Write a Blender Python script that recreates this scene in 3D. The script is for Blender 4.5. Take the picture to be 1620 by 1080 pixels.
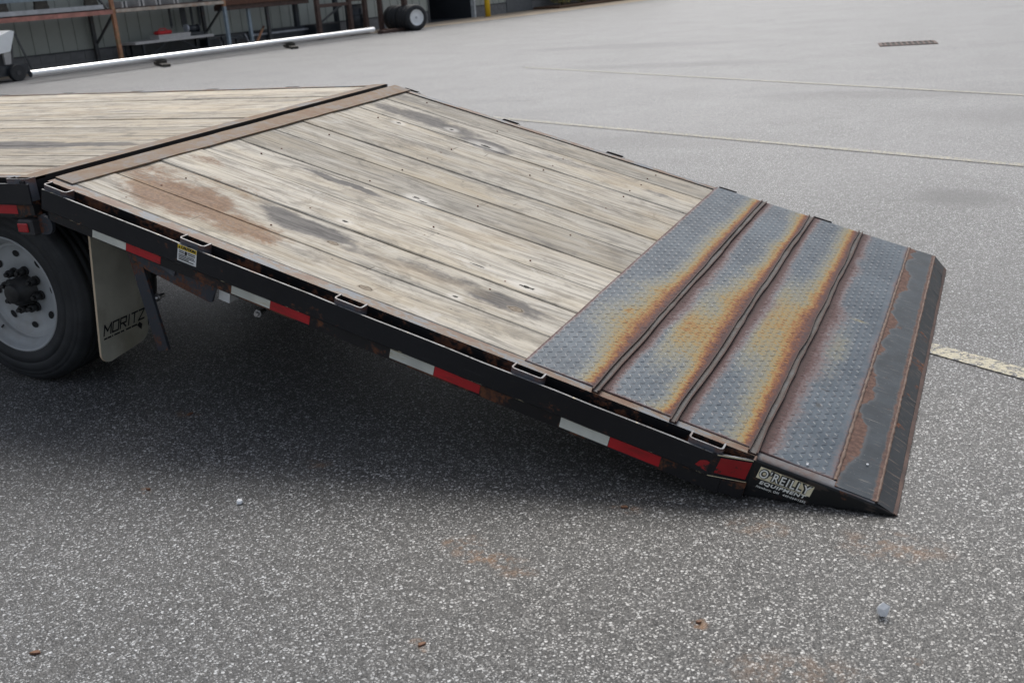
import bpy, bmesh, math, random
import numpy as np
from mathutils import Vector, Matrix, Euler
random.seed(7); rng = np.random.default_rng(7)
SC = bpy.context.scene
for o in list(bpy.data.objects): bpy.data.objects.remove(o)
PI = math.pi

# ------------------------------------------------------------------ camera, sky, sun, exposure
F_PX = 1663.77; YAW, PIT, ROLL = -0.4440228, -0.3368363, -0.0736460
fw = Vector((math.sin(YAW)*math.cos(PIT), math.cos(YAW)*math.cos(PIT), math.sin(PIT)))
rt = Vector((math.cos(YAW), -math.sin(YAW), 0)); up = rt.cross(fw)
rt2 = rt*math.cos(ROLL)+up*math.sin(ROLL); up2 = -rt*math.sin(ROLL)+up*math.cos(ROLL)
cd = bpy.data.cameras.new('camera'); cam = bpy.data.objects.new('camera', cd); SC.collection.objects.link(cam)
m = Matrix((rt2, up2, -fw)).transposed().to_4x4(); m.translation = (3.1150, -2.7653, 1.4805); cam.matrix_world = m
cd.sensor_width = 36; cd.lens = F_PX*36/1620; cd.clip_start = .05; cd.clip_end = 500
cd.dof.use_dof = True; cd.dof.focus_distance = 3.7; cd.dof.aperture_fstop = 5.2; cd.dof.aperture_blades = 7
SC.camera = cam
SUN_EL, SUN_AZ = math.radians(56), math.radians(-22)      # azimuth measured from +Y towards +X
wd = bpy.data.worlds.new('World'); SC.world = wd; wd.use_nodes = True
wn = wd.node_tree.nodes; wl = wd.node_tree.links; bg = wn['Background']
sky = wn.new('ShaderNodeTexSky'); sky.sky_type = 'NISHITA'; sky.sun_disc = False
sky.sun_elevation = SUN_EL; sky.sun_rotation = SUN_AZ; sky.dust_density = 4; sky.air_density = 1; sky.ozone_density = 1
hs = wn.new('ShaderNodeHueSaturation'); hs.inputs['Saturation'].default_value = .48
wl.new(sky.outputs[0], hs.inputs['Color']); wl.new(hs.outputs[0], bg.inputs[0]); bg.inputs[1].default_value = .085
sd = bpy.data.lights.new('sun', 'SUN'); so = bpy.data.objects.new('sun', sd); SC.collection.objects.link(so)
sd.energy = 1.5; sd.angle = math.radians(34); sd.color = (1, .97, .92)
sdir = Vector((math.sin(SUN_AZ)*math.cos(SUN_EL), math.cos(SUN_AZ)*math.cos(SUN_EL), math.sin(SUN_EL)))
so.rotation_euler = sdir.to_track_quat('Z', 'Y').to_euler()
SC.view_settings.view_transform = 'Standard'; SC.view_settings.look = 'None'
SC.view_settings.exposure = 0.80; SC.view_settings.gamma = 1

# ------------------------------------------------------------------ material helpers
class NB:
    def __init__(s, name):
        s.m = bpy.data.materials.new(name); s.m.use_nodes = True
        s.t = s.m.node_tree; s.b = s.t.nodes['Principled BSDF']; s._tc = None
    def n(s, typ, **kw):
        x = s.t.nodes.new('ShaderNode'+typ)
        for k, v in kw.items(): setattr(x, k, v)
        return x
    def put(s, sock, v):
        if v is None: return
        if isinstance(v, bpy.types.NodeSocket): s.t.links.new(v, sock)
        else:
            if isinstance(v, (tuple, list)) and len(v) == 3 and sock.type == 'RGBA': v = (*v, 1)
            sock.default_value = v
    def P(s):
        if not s._tc: s._tc = s.n('TexCoord')
        return s._tc.outputs['Object']
    def math(s, op, a, b=0.0, clamp=False):
        x = s.n('Math', operation=op, use_clamp=clamp); s.put(x.inputs[0], a); s.put(x.inputs[1], b); return x.outputs[0]
    def vm(s, op, a, b=(0, 0, 0)):
        x = s.n('VectorMath', operation=op); s.put(x.inputs[0], a); s.put(x.inputs[1], b)
        return x.outputs['Value'] if op in ('LENGTH', 'DISTANCE', 'DOT_PRODUCT') else x.outputs[0]
    def noise(s, vec, scale, detail=3, rough=.55, dist=0):
        x = s.n('TexNoise'); s.put(x.inputs['Vector'], vec); s.put(x.inputs['Scale'], scale)
        x.inputs['Detail'].default_value = detail; x.inputs['Roughness'].default_value = rough; x.inputs['Distortion'].default_value = dist
        return x.outputs[0]
    def vor(s, vec, scale, feature='F1', out='Distance', rand=1):
        x = s.n('TexVoronoi', feature=feature); s.put(x.inputs['Vector'], vec); x.inputs['Scale'].default_value = scale
        x.inputs['Randomness'].default_value = rand
        return x.outputs[out]
    def ramp(s, f, stops, interp='LINEAR'):
        x = s.n('ValToRGB'); x.color_ramp.interpolation = interp; e = x.color_ramp.elements
        while len(e) < len(stops): e.new(.5)
        for i, (p, c) in enumerate(stops):
            e[i].position = p; e[i].color = (*c, 1) if isinstance(c, (tuple, list)) else (c, c, c, 1)
        s.put(x.inputs[0], f); return x.outputs[0]
    def sm(s, f, lo, hi, a=0.0, b=1.0):
        x = s.n('MapRange', interpolation_type='SMOOTHSTEP'); s.put(x.inputs[0], f)
        x.inputs[1].default_value = lo; x.inputs[2].default_value = hi; x.inputs[3].default_value = a; x.inputs[4].default_value = b
        return x.outputs[0]
    def mix(s, f, a, b, mode='MIX'):
        x = s.n('Mix', data_type='RGBA', blend_type=mode); s.put(x.inputs[0], f); s.put(x.inputs[6], a); s.put(x.inputs[7], b); return x.outputs[2]
    def sep(s, v):
        x = s.n('SeparateXYZ'); s.put(x.inputs[0], v); return x.outputs
    def attr(s, name):
        return s.n('Attribute', attribute_name=name).outputs['Fac']
    def rnd(s):
        return s.n('ObjectInfo').outputs['Random']
    def bump(s, h, strength=.3, dist=.01):
        x = s.n('Bump'); s.put(x.inputs['Height'], h); x.inputs['Strength'].default_value = strength; x.inputs['Distance'].default_value = dist
        s.t.links.new(x.outputs[0], s.b.inputs['Normal'])
    def out(s, col, rough=.6, metal=0.0, spec=None):
        s.put(s.b.inputs['Base Color'], col); s.put(s.b.inputs['Roughness'], rough); s.put(s.b.inputs['Metallic'], metal)
        if spec is not None: s.put(s.b.inputs['Specular IOR Level'], spec)
        return s.m
    def spots(s, P, lst, warp=.0, wscale=6):
        """sum (max) of soft elliptical stains: (x,y,rx,ry,strength)"""
        if warp:
            nz = s.n('TexNoise'); s.put(nz.inputs['Vector'], P); nz.inputs['Scale'].default_value = wscale; nz.inputs['Detail'].default_value = 4
            off = s.vm('SCALE', s.vm('SUBTRACT', nz.outputs[1], (.5, .5, .5))); off.node.inputs['Scale'].default_value = warp
            P = s.vm('ADD', P, off)
        tot = None
        for (x, y, rx, ry, st) in lst:
            q = s.vm('MULTIPLY', s.vm('SUBTRACT', P, (x, y, 0)), (1/rx, 1/ry, 0))
            v = s.sm(s.vm('LENGTH', q), .35, 1.12, st, 0)
            tot = v if tot is None else s.math('MAXIMUM', tot, v)
        return tot

def plain(name, col, rough=.6, metal=0.0, var=.25, vscale=6, dirt=None, dscale=3, damt=.5, bumpy=0):
    b = NB(name); P = b.P()
    n1 = b.noise(P, vscale, 4)
    c = b.mix(b.sm(n1, .25, .75), tuple(x*(1-var) for x in col), tuple(min(1, x*(1+var)) for x in col))
    if dirt: c = b.mix(b.math('MULTIPLY', b.sm(b.noise(P, dscale, 6, .65), .48, .68), damt), c, dirt)
    if bumpy: b.bump(b.noise(P, 60, 4), bumpy, .003)
    return b.out(c, rough, metal)

RUST = (.16, .062, .03); RUSTD = (.075, .034, .024)
def worn_black(name, rust=.58, base=(.009, .0098, .0125), scale=5, amt=1.0, lo_rough=.34, scratch=0):
    b = NB(name); P = b.P()
    n = b.noise(P, scale, 7, .68); n2 = b.noise(P, scale*9, 4, .6)
    f = b.math('MULTIPLY', b.sm(b.math('ADD', n, b.math('MULTIPLY', b.math('SUBTRACT', n2, .5), .3)), rust, rust+.1), amt)
    dust = b.sm(b.noise(P, 2.2, 5), .3, .8)
    c = b.mix(dust, base, tuple(x*1.5+.002 for x in base))
    q = b.vm('MULTIPLY', P, (1.2, 10, 10))                      # long faint scuffs
    sc = b.sm(b.noise(q, 9, 5, .7), .62, .7)
    c = b.mix(b.math('MULTIPLY', sc, .22), c, (.06, .062, .068))
    fl = b.sm(b.vor(P, 120), .05, .12, 1, 0)
    fl = b.math('MULTIPLY', fl, b.sm(b.noise(P, 30, 2), .55, .65))
    c = b.mix(b.math('MULTIPLY', fl, .4), c, (.2, .2, .2))
    if scratch:
        for ang, ph in ((.45, 0), (-.5, 4), (1.1, 9)):
            rs = b.n('Mapping'); b.put(rs.inputs['Vector'], P); rs.inputs['Rotation'].default_value = (0, 0, ang); rs.inputs['Location'].default_value = (ph, ph, 0); rs.inputs['Scale'].default_value = (7, 120, 30)
            c = b.mix(b.math('MULTIPLY', b.sm(b.noise(rs.outputs[0], 1, 3, .6), .63, .68), scratch), c, (.17, .125, .10))
    c = b.mix(f, c, b.mix(b.sm(n2, .35, .65), RUSTD, RUST))
    b.bump(b.math('ADD', b.math('MULTIPLY', n2, .3), f), .25, .002)
    return b.out(c, b.math('ADD', b.math('MULTIPLY', f, .4), lo_rough), 0, .35)

# ---- weathered wood
def wood(name, stains=(), browns=(), knots=(), tint=(1, 1, 1), holes=()):
    b = NB(name); P = b.P(); r = b.rnd()
    off = b.n('CombineXYZ'); b.put(off.inputs[0], b.math('MULTIPLY', r, 37)); b.put(off.inputs[1], b.math('MULTIPLY', r, 11))
    Q = b.vm('ADD', P, off.outputs[0])
    g1 = b.noise(b.vm('MULTIPLY', Q, (2.6, 30, 20)), 1, 8, .68, 1.2)
    g2 = b.noise(b.vm('MULTIPLY', Q, (5, 190, 60)), 1, 4, .6, .2)
    gw = b.noise(b.vm('MULTIPLY', Q, (1.3, 7, 5)), 1, 5, .6)
    light = tuple(a*t for a, t in zip((.45, .425, .375), tint)); grey = tuple(a*t for a, t in zip((.20, .188, .165), tint))
    c = b.mix(b.sm(g1, .34, .60), grey, light)
    c = b.mix(b.math('MULTIPLY', b.sm(gw, .40, .70), .6), c, tuple(a*t for a, t in zip((.40, .345, .255), tint)))
    bl = b.noise(b.vm('MULTIPLY', Q, (5, 9, 5)), 1, 7, .72, .8)
    c = b.mix(b.math('MULTIPLY', b.sm(bl, .50, .66), .62), c, (.16, .148, .13))
    c = b.mix(b.math('MULTIPLY', b.sm(bl, .44, .30), .5), c, (.50, .485, .455))
    c = b.mix(b.math('MULTIPLY', b.sm(b.noise(b.vm('MULTIPLY', Q, (2.4, 12, 5)), 1, 6, .65), .56, .74), .6), c, (.20, .185, .17))
    c = b.mix(b.math('MULTIPLY', b.sm(g2, .52, .70), .50), c, (.12, .102, .08))
    v = b.math('ADD', b.math('MULTIPLY', r, .40), .78)
    vv = b.n('CombineColor'); [b.put(vv.inputs[i], v) for i in range(3)]
    c = b.mix(1, c, vv.outputs[0], 'MULTIPLY')
    nz = b.noise(b.vm('MULTIPLY', P, (4, 26, 1)), 1, 6, .7)
    if stains:
        s = b.spots(P, stains, .085, 8)
        ng = b.noise(b.vm('MULTIPLY', Q, (7, 55, 1)), 1, 6, .7); ns = b.noise(P, 26, 5, .7)
        e = b.math('ADD', b.math('MULTIPLY', b.math('SUBTRACT', ng, .5), .9), b.math('ADD', b.math('MULTIPLY', b.math('SUBTRACT', nz, .5), .9), b.math('MULTIPLY', b.math('SUBTRACT', ns, .5), .8)))
        s = b.sm(b.math('ADD', s, b.math('MULTIPLY', e, b.sm(s, .02, .3))), .18, .78, 0, .9)
        c = b.mix(s, c, b.mix(b.sm(ng, .4, .6), (.055, .053, .057), (.13, .125, .122)))
    if browns:
        s = b.spots(P, browns, .12, 7)
        n9 = b.noise(P, 17, 7, .74); n8 = b.noise(P, 70, 4, .7)
        s = b.sm(b.math('ADD', s, b.math('MULTIPLY', b.math('ADD', b.math('MULTIPLY', b.math('SUBTRACT', n9, .5), 1.7), b.math('MULTIPLY', b.math('SUBTRACT', n8, .5), .7)), b.sm(s, .02, .3))), .15, .85, 0, .82)
        c = b.mix(s, c, b.mix(b.sm(n8, .4, .6), (.12, .062, .035), (.21, .115, .06)))
    gr = b.math('MULTIPLY', b.sm(b.noise(P, 48, 5, .75), .57, .68), b.sm(b.noise(P, 5, 4, .6), .42, .62))
    c = b.mix(b.math('MULTIPLY', gr, .5), c, (.10, .088, .072))
    ye = b.sm(b.noise(b.vm('MULTIPLY', Q, (1.1, 4, 2)), 1, 4, .6), .52, .72)
    c = b.mix(b.math('MULTIPLY', ye, .35), c, (.36, .275, .165))
    # fine drying cracks and saw marks across the grain
    ck = b.sm(b.noise(b.vm('MULTIPLY', Q, (1.6, 75, 1)), 1, 3, .5, .3), .66, .69)
    ck = b.math('MULTIPLY', ck, b.sm(b.noise(Q, 3, 2), .45, .55))
    sc = b.sm(b.noise(b.vm('MULTIPLY', b.vm('ADD', P, (3, 5, 0)), (38, 3.0, 1)), 1, 2, .5, .6), .715, .74)
    sc = b.math('MULTIPLY', sc, b.sm(b.noise(P, 2.7, 2), .52, .6))
    c = b.mix(b.math('MULTIPLY', b.math('MAXIMUM', ck, b.math('MULTIPLY', sc, .7)), .75), c, (.06, .048, .036))
    ch = b.math('MULTIPLY', b.sm(b.vor(b.vm('MULTIPLY', P, (1, 2.0, 1)), 9), .03, .07, 1, 0), b.sm(b.noise(P, 4, 1), .52, .55))
    c = b.mix(b.math('MULTIPLY', ch, .85), c, (.035, .03, .026))
    h = b.math('ADD', b.math('MULTIPLY', g1, .5), b.math('MULTIPLY', g2, .5)); h = b.math('SUBTRACT', h, ck)
    if knots:
        for (x, y, rx, ry) in knots:
            d = b.vm('LENGTH', b.vm('MULTIPLY', b.vm('SUBTRACT', P, (x, y, 0)), (1/rx, 1/ry, 0)))
            d = b.math('ADD', d, b.math('MULTIPLY', b.math('SUBTRACT', b.noise(P, 60, 3), .5), .5))
            ring = b.ramp(d, [(0, (.10, .078, .058)), (.22, (.21, .175, .135)), (.5, (.24, .20, .15)), (.66, (.05, .038, .03)), (.78, (.22, .185, .14)), (1, (.36, .32, .26))])
            c = b.mix(b.sm(d, .65, 1.1, 1, 0), c, ring)
    if holes:
        for (x, y, rx, ry) in holes:
            d = b.vm('LENGTH', b.vm('MULTIPLY', b.vm('SUBTRACT', P, (x, y, 0)), (1/rx, 1/ry, 0)))
            d = b.math('ADD', d, b.math('MULTIPLY', b.math('SUBTRACT', b.noise(P, 75, 4, .7), .5), 1.6))
            c = b.mix(b.math('MULTIPLY', b.sm(d, 1.0, 3.2, 1, 0), .5), c, (.62, .60, .56))
            hm = b.sm(d, .55, .75, 1, 0); c = b.mix(hm, c, (.012, .01, .009)); h = b.math('SUBTRACT', h, b.math('MULTIPLY', hm, 3))
    b.bump(h, .35, .004)
    return b.out(c, .82, 0, .3)

# ---- asphalt
def asphalt(name, paint=None):
    b = NB(name); P = b.P()
    wob = b.n('TexNoise'); b.put(wob.inputs['Vector'], P); wob.inputs['Scale'].default_value = 150
    Pw = b.vm('ADD', P, b.vm('MULTIPLY', b.vm('SUBTRACT', wob.outputs[1], (.5, .5, .5)), (.004, .004, .0)))
    v1 = b.n('TexVoronoi', feature='F1'); b.put(v1.inputs['Vector'], Pw); v1.inputs['Scale'].default_value = 118
    v2 = b.n('TexVoronoi', feature='F1'); b.put(v2.inputs['Vector'], Pw); v2.inputs['Scale'].default_value = 250
    c1 = b.sep(v1.outputs['Color']); c2 = b.sep(v2.outputs['Color'])
    coarse = b.noise(P, 2.3, 5, .6); big = b.noise(P, .35, 5, .6)
    # binder with fine aggregate
    base = b.ramp(c2[0], [(0, (.018, .019, .020)), (.45, (.050, .051, .052)), (.80, (.105, .107, .107)), (.93, (.36, .365, .37)), (1, (.62, .63, .64))])
    # stones: colour per cell, seen only inside the cell, worn clear of binder
    stone = b.ramp(c1[1], [(0, (.035, .034, .033)), (.40, (.080, .081, .082)), (.60, (.15, .152, .155)), (.74, (.36, .37, .38)), (1, (.72, .74, .76))])
    sz = b.math('ADD', b.math('MULTIPLY', c1[2], .30), .22)
    inside = b.sm(b.math('SUBTRACT', sz, v1.outputs['Distance']), -.03, .05)
    expo = b.sm(b.math('ADD', b.math('MULTIPLY', coarse, .5), b.math('MULTIPLY', c1[0], .8)), .36, .44)
    sm_ = b.math('MULTIPLY', inside, expo)
    c = b.mix(sm_, base, stone)
    # large worn / darker areas
    c = b.mix(b.sm(big, .3, .7, .0, .30), c, (.10, .10, .10))
    far = b.noise(b.vm('MULTIPLY', P, (1, .45, 1)), .22, 6, .65)
    c = b.mix(b.sm(far, .55, .75, 0, .35), c, (.09, .088, .088))
    # paler away from the trailer: shallow-angle brightening painted into the asphalt colour
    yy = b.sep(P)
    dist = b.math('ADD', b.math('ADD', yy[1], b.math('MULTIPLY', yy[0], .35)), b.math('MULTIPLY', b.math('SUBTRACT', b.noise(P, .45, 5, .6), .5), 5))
    graze_pale = b.math('MULTIPLY', b.sm(dist, .5, 9), b.sm(b.noise(P, .9, 6, .65), .25, .7, .55, 1))
    c = b.mix(b.math('MULTIPLY', graze_pale, .62), c, b.mix(1, b.mix(.5, c, (.30, .30, .305)), (1.25, 1.25, 1.26), 'MULTIPLY'))
    # stains: rust-brown wash by the tail, oil spots
    warm = b.spots(P, [(2.7, -.45, 1.7, .95, .45), (2.95, -.22, .5, .22, .5), (3.4, .2, 1.5, 1.2, .3)], .25, 3)
    c = b.mix(warm, c, b.mix(1, c, (1.03, .955, .84), 'MULTIPLY'))
    tn = b.sm(b.noise(P, 22, 5, .7), .42, .62)
    ora = b.spots(P, [(1.945, -.563, .13, .05, .8), (1.865, -.518, .08, .04, .6), (2.05, -.61, .07, .03, .5), (2.95, -.2, .16, .09, .5), (2.6, -.20, .10, .05, .4),
                      (1.15, -.2, .06, .03, .5), (3.03, -.67, .025, .016, .9), (2.56, -.683, .03, .02, .8), (2.214, -.199, .06, .025, .7), (1.967, -.971, .03, .02, .8),
                      (.43, .02, .07, .03, .6), (.724, -.524, .03, .02, .8), (2.8, -.8, .2, .1, .35), (2.3, -1.1, .1, .07, .4)], .10, 14)
    c = b.mix(b.math('MULTIPLY', ora, tn), c, (.20, .105, .045))
    oil = b.spots(P, [(2.91, 4.04, .38, .28, .75), (1.9, 9.1, 1.6, .5, .45), (-1.5, 13.0, 2.2, .5, .4), (4.2, 7.5, 2.4, .9, .4), (.5, 6.2, 1.2, .5, .3), (-3.5, 17, 3.0, .7, .4)], .5, 1.6)
    c = b.mix(oil, c, (.075, .075, .078))
    # hairline cracks
    ce = b.n('TexVoronoi', feature='DISTANCE_TO_EDGE'); b.put(ce.inputs['Vector'], b.vm('ADD', P, b.vm('MULTIPLY', wob.outputs[1], (.0, .0, .0)))); ce.inputs['Scale'].default_value = .17
    cw = b.noise(P, 1.2, 6, .7)
    crk = b.math('MULTIPLY', b.sm(b.math('ADD', ce.outputs['Distance'], b.math('MULTIPLY', b.math('SUBTRACT', cw, .5), .05)), .002, .006, 1, 0), b.sm(b.noise(P, .3, 2), .52, .6))
    c = b.mix(b.math('MULTIPLY', crk, .3), c, (.06, .058, .055))
    if paint:
        pn = b.math('ADD', b.noise(P, 28, 6, .75), b.math('MULTIPLY', b.math('SUBTRACT', c1[0], .5), .25))
        c = b.mix(b.sm(pn, paint[1], paint[1]+.14, 0, .82), c, paint[0])
    h = b.math('ADD', b.math('MULTIPLY', b.math('MULTIPLY', inside, b.math('ADD', b.math('MULTIPLY', c1[0], .7), .3)), 1.0), b.math('MULTIPLY', v2.outputs['Distance'], -.5))
    b.bump(h, .75, .006)
    return b.out(c, .46, 0, .55)

M = {}
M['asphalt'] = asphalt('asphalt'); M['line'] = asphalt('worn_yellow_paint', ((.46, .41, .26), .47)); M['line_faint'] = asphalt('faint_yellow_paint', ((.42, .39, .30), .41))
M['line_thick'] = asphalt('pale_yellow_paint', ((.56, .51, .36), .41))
STAINS = [(.88, .36, .27, .080, .95), (.72, .40, .12, .06, .85), (1.10, .33, .3, .045, .45), (.69, .875, .27, .036, 1.0), (.45, 2.05, .48, .12, .8), (.85, 1.95, .20, .10, .9), (1.25, 2.10, .3, .07, .45),
          (1.42, .37, .28, .06, .6), (1.70, .34, .22, .085, .80), (1.74, 2.05, .13, .05, .55), (1.60, 1.62, .16, .05, .4), (1.62, .98, .22, .05, .42), (1.4, 1.15, .2, .05, .25), (.2, 2.3, .25, .08, .4), (.9, 2.28, .6, .05, .35), (1.3, 1.45, .3, .04, .25)]
BROWNS = [(.42, .22, .34, .19, 1.0), (.68, .18, .30, .12, .85), (.20, .30, .18, .22, .55), (.22, .62, .12, .05, .5), (.3, 1.0, .15, .05, .22), (.45, .45, .3, .1, .35)]
KNOTS = [(1.30, .075, .034, .020), (1.745, .325, .035, .024), (1.02, .31, .03, .018)]
HOLES = [(1.70, .522, .040, .015), (.99, .985, .026, .018), (.94, .517, .018, .012), (1.03, .968, .034, .009), (1.55, .25, .014, .010), (.86, 1.93, .045, .020), (.62, 2.02, .018, .015), (.40, 1.86, .018, .014), (1.49, .551, .05, .006)]
M['wood'] = wood('weathered_ramp_wood', STAINS, BROWNS, KNOTS, holes=HOLES)
M['wood_deck'] = wood('weathered_deck_wood', [(-1.0, .62, .80, .12, 1.1), (-.45, .64, .45, .075, .9), (-1.1, .80, .5, .04, .3), (-1.2, 1.6, .6, .06, .45), (-.9, 2.05, .6, .06, .5), (-1.9, 1.5, .5, .06, .35), (-.35, 1.9, .2, .08, .4)], [(-.15, .1, .15, .1, .4), (-1.2, 2.2, .5, .08, .25)], tint=(1.05, 1.02, .98))
M['black'] = worn_black('chipped_black_paint', .62)
M['black_frame'] = worn_black('dusty_black_frame', .51, (.012, .012, .0135), 6)
M['box_side'] = worn_black('scraped_black_box', .60, (.011, .012, .013), 9, 1, .36, .25)
M['rusty_black'] = worn_black('rusting_black_bracket', .47, (.035, .04, .05), 9, .9)
M['under'] = worn_black('dark_underside', .6, (.012, .012, .012), 6, .5, .7)
M['dark'] = plain('dark_gap', (.01, .01, .01), .8)

def worn_edge(name, steel, blackf, cream):
    b = NB(name); P = b.P(); q = b.vm('MULTIPLY', P, (14, 1, 60))
    n = b.noise(q, 1, 6, .7); n2 = b.noise(P, 40, 4, .6)
    c = b.mix(b.sm(n2, .35, .65), steel, tuple(x*.5 for x in steel))
    c = b.mix(b.sm(n, blackf, blackf+.06), c, (.018, .018, .02))
    c = b.mix(b.math('MULTIPLY', b.sm(b.noise(b.vm('ADD', q, (9, 3, 2)), 1, 6, .7), .60, .64), cream), c, (.55, .48, .33))
    c = b.mix(b.sm(b.noise(P, 11, 6, .7), .60, .68), c, RUST)
    return b.out(c, .5)
M['edge'] = worn_edge('worn_steel_edge', (.20, .205, .215), .56, .7)
M['edge_low'] = worn_edge('chipped_lower_edge', (.06, .06, .06), .40, 1)
M['edge_pocket'] = plain('worn_pocket_steel', (.20, .205, .215), .5, .1, .35, 30, (.12, .07, .05), 20, .7)
M['pocket'] = plain('blue_grey_pocket_steel', (.085, .095, .115), .42, .0, .35, 12, RUST, 14, .7)

def flange(name):
    b = NB(name); P = b.P()
    n = b.noise(b.vm('MULTIPLY', P, (5, 14, 1)), 1, 7, .7); n2 = b.noise(P, 45, 5, .7)
    c = b.ramp(b.math('ADD', n, b.math('MULTIPLY', b.math('SUBTRACT', n2, .5), .25)), [(.34, (.085, .108, .140)), (.45, (.125, .135, .150)), (.50, (.130, .092, .062)), (.58, (.115, .050, .022)), (.75, (.065, .032, .02))])
    b.bump(n2, .3, .002)
    return b.out(c, .6, 0)
M['flange'] = flange('rust_and_steel_flange')
def rustmat(name, a, c_, d, sc=14):
    b = NB(name); P = b.P(); n = b.noise(P, sc, 7, .7); n2 = b.noise(P, sc*6, 4, .6)
    c = b.ramp(b.math('ADD', n, b.math('MULTIPLY', b.math('SUBTRACT', n2, .5), .3)), [(.32, a), (.5, c_), (.7, d)])
    b.bump(n2, .4, .003); return b.out(c, .75)
M['strip'] = rustmat('rusty_tan_strip', (.155, .155, .16), (.155, .105, .065), (.135, .064, .022), 5)
M['rib'] = rustmat('rusty_rib_steel', (.070, .030, .021), (.047, .021, .015), (.024, .013, .011), 12)
M['rib_floor'] = rustmat('rubbed_rib_floor', (.105, .107, .112), (.08, .07, .064), (.06, .038, .03), 9)
M['weld'] = rustmat('rusty_weld', (.15, .11, .09), (.11, .065, .045), (.055, .034, .028), 22)
M['rust'] = rustmat('brown_rust', (.17, .075, .04), (.12, .05, .03), (.06, .03, .022), 14)
M['rust_dk'] = rustmat('dull_brown_rust', (.12, .075, .06), (.09, .055, .045), (.05, .035, .03), 9)

def treadplate(name):
    b = NB(name); P = b.P()
    L = b.attr('tint_amount'); R = b.attr('rosy'); lug = b.attr('lug')
    n = b.noise(P, 16, 6, .7); n2 = b.noise(P, 85, 4, .65); n3 = b.noise(P, 3.2, 5, .6)
    jit = b.math('ADD', b.math('MULTIPLY', b.math('SUBTRACT', n, .5), .42), b.math('MULTIPLY', b.math('SUBTRACT', n2, .5), .85))
    gate = b.math('MINIMUM', b.math('MULTIPLY', L, 3.0), 1.0)
    h = b.math('ADD', L, b.math('MULTIPLY', jit, b.math('ADD', b.math('MULTIPLY', gate, .75), .12)))
    steel = b.mix(b.sm(n3, .3, .7), (.030, .047, .066), (.060, .083, .106))
    steel = b.mix(b.math('MULTIPLY', b.sm(n, .45, .65), .22), steel, (.165, .185, .21))
    steel = b.mix(b.math('MULTIPLY', b.sm(n2, .58, .72), .45), steel, (.105, .055, .042))
    c = b.ramp(h, [(.0, (.088, .108, .125)), (.16, (.110, .122, .118)), (.32, (.168, .155, .098)), (.46, (.25, .170, .055)), (.58, (.23, .098, .024)), (.70, (.135, .044, .018)), (.84, (.070, .029, .026)), (1, (.045, .024, .026))])
    c = b.mix(b.sm(h, .06, .20), steel, c)
    rh = b.math('ADD', R, b.math('MULTIPLY', jit, b.math('MINIMUM', b.math('MULTIPLY', R, 2.5), 1.0)))
    rc = b.ramp(rh, [(.12, (.110, .108, .118)), (.35, (.118, .088, .090)), (.55, (.080, .043, .042)), (.8, (.052, .026, .024)), (1, (.036, .021, .020))])
    c = b.mix(b.sm(rh, .10, .38), c, rc)
    dk = b.spots(P, [(2.778, .560, .022, .006, .9), (2.776, .435, .010, .020, .9), (2.772, .905, .02, .006, .8), (2.30, .18, .006, .012, .7), (2.745, 1.40, .012, .008, .7)], .02, 40)
    c = b.mix(dk, c, (.03, .032, .034))
    # worn bright lug tops, rust caught along the lug flanks
    c = b.mix(b.math('MULTIPLY', b.sm(lug, .55, .95), .16), c, b.mix(.55, c, (.26, .29, .32)))
    flank = b.math('MULTIPLY', b.sm(lug, .02, .3), b.sm(lug, .35, .75, 1, 0))
    c = b.mix(b.math('MULTIPLY', flank, b.sm(n, .38, .58, .35, .95)), c, b.mix(.8, c, b.mix(gate, (.035, .03, .03), (.085, .028, .016))))
    b.bump(n2, .12, .002)
    rg = b.math('ADD', b.math('MULTIPLY', b.math('MAXIMUM', b.sm(h, .1, .6), b.sm(rh, .1, .6)), .28), .46)
    return b.out(c, rg, b.sm(h, .1, .5, .15, 0), .35)
M['tread'] = treadplate('heat_tinted_tread_steel')

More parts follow.
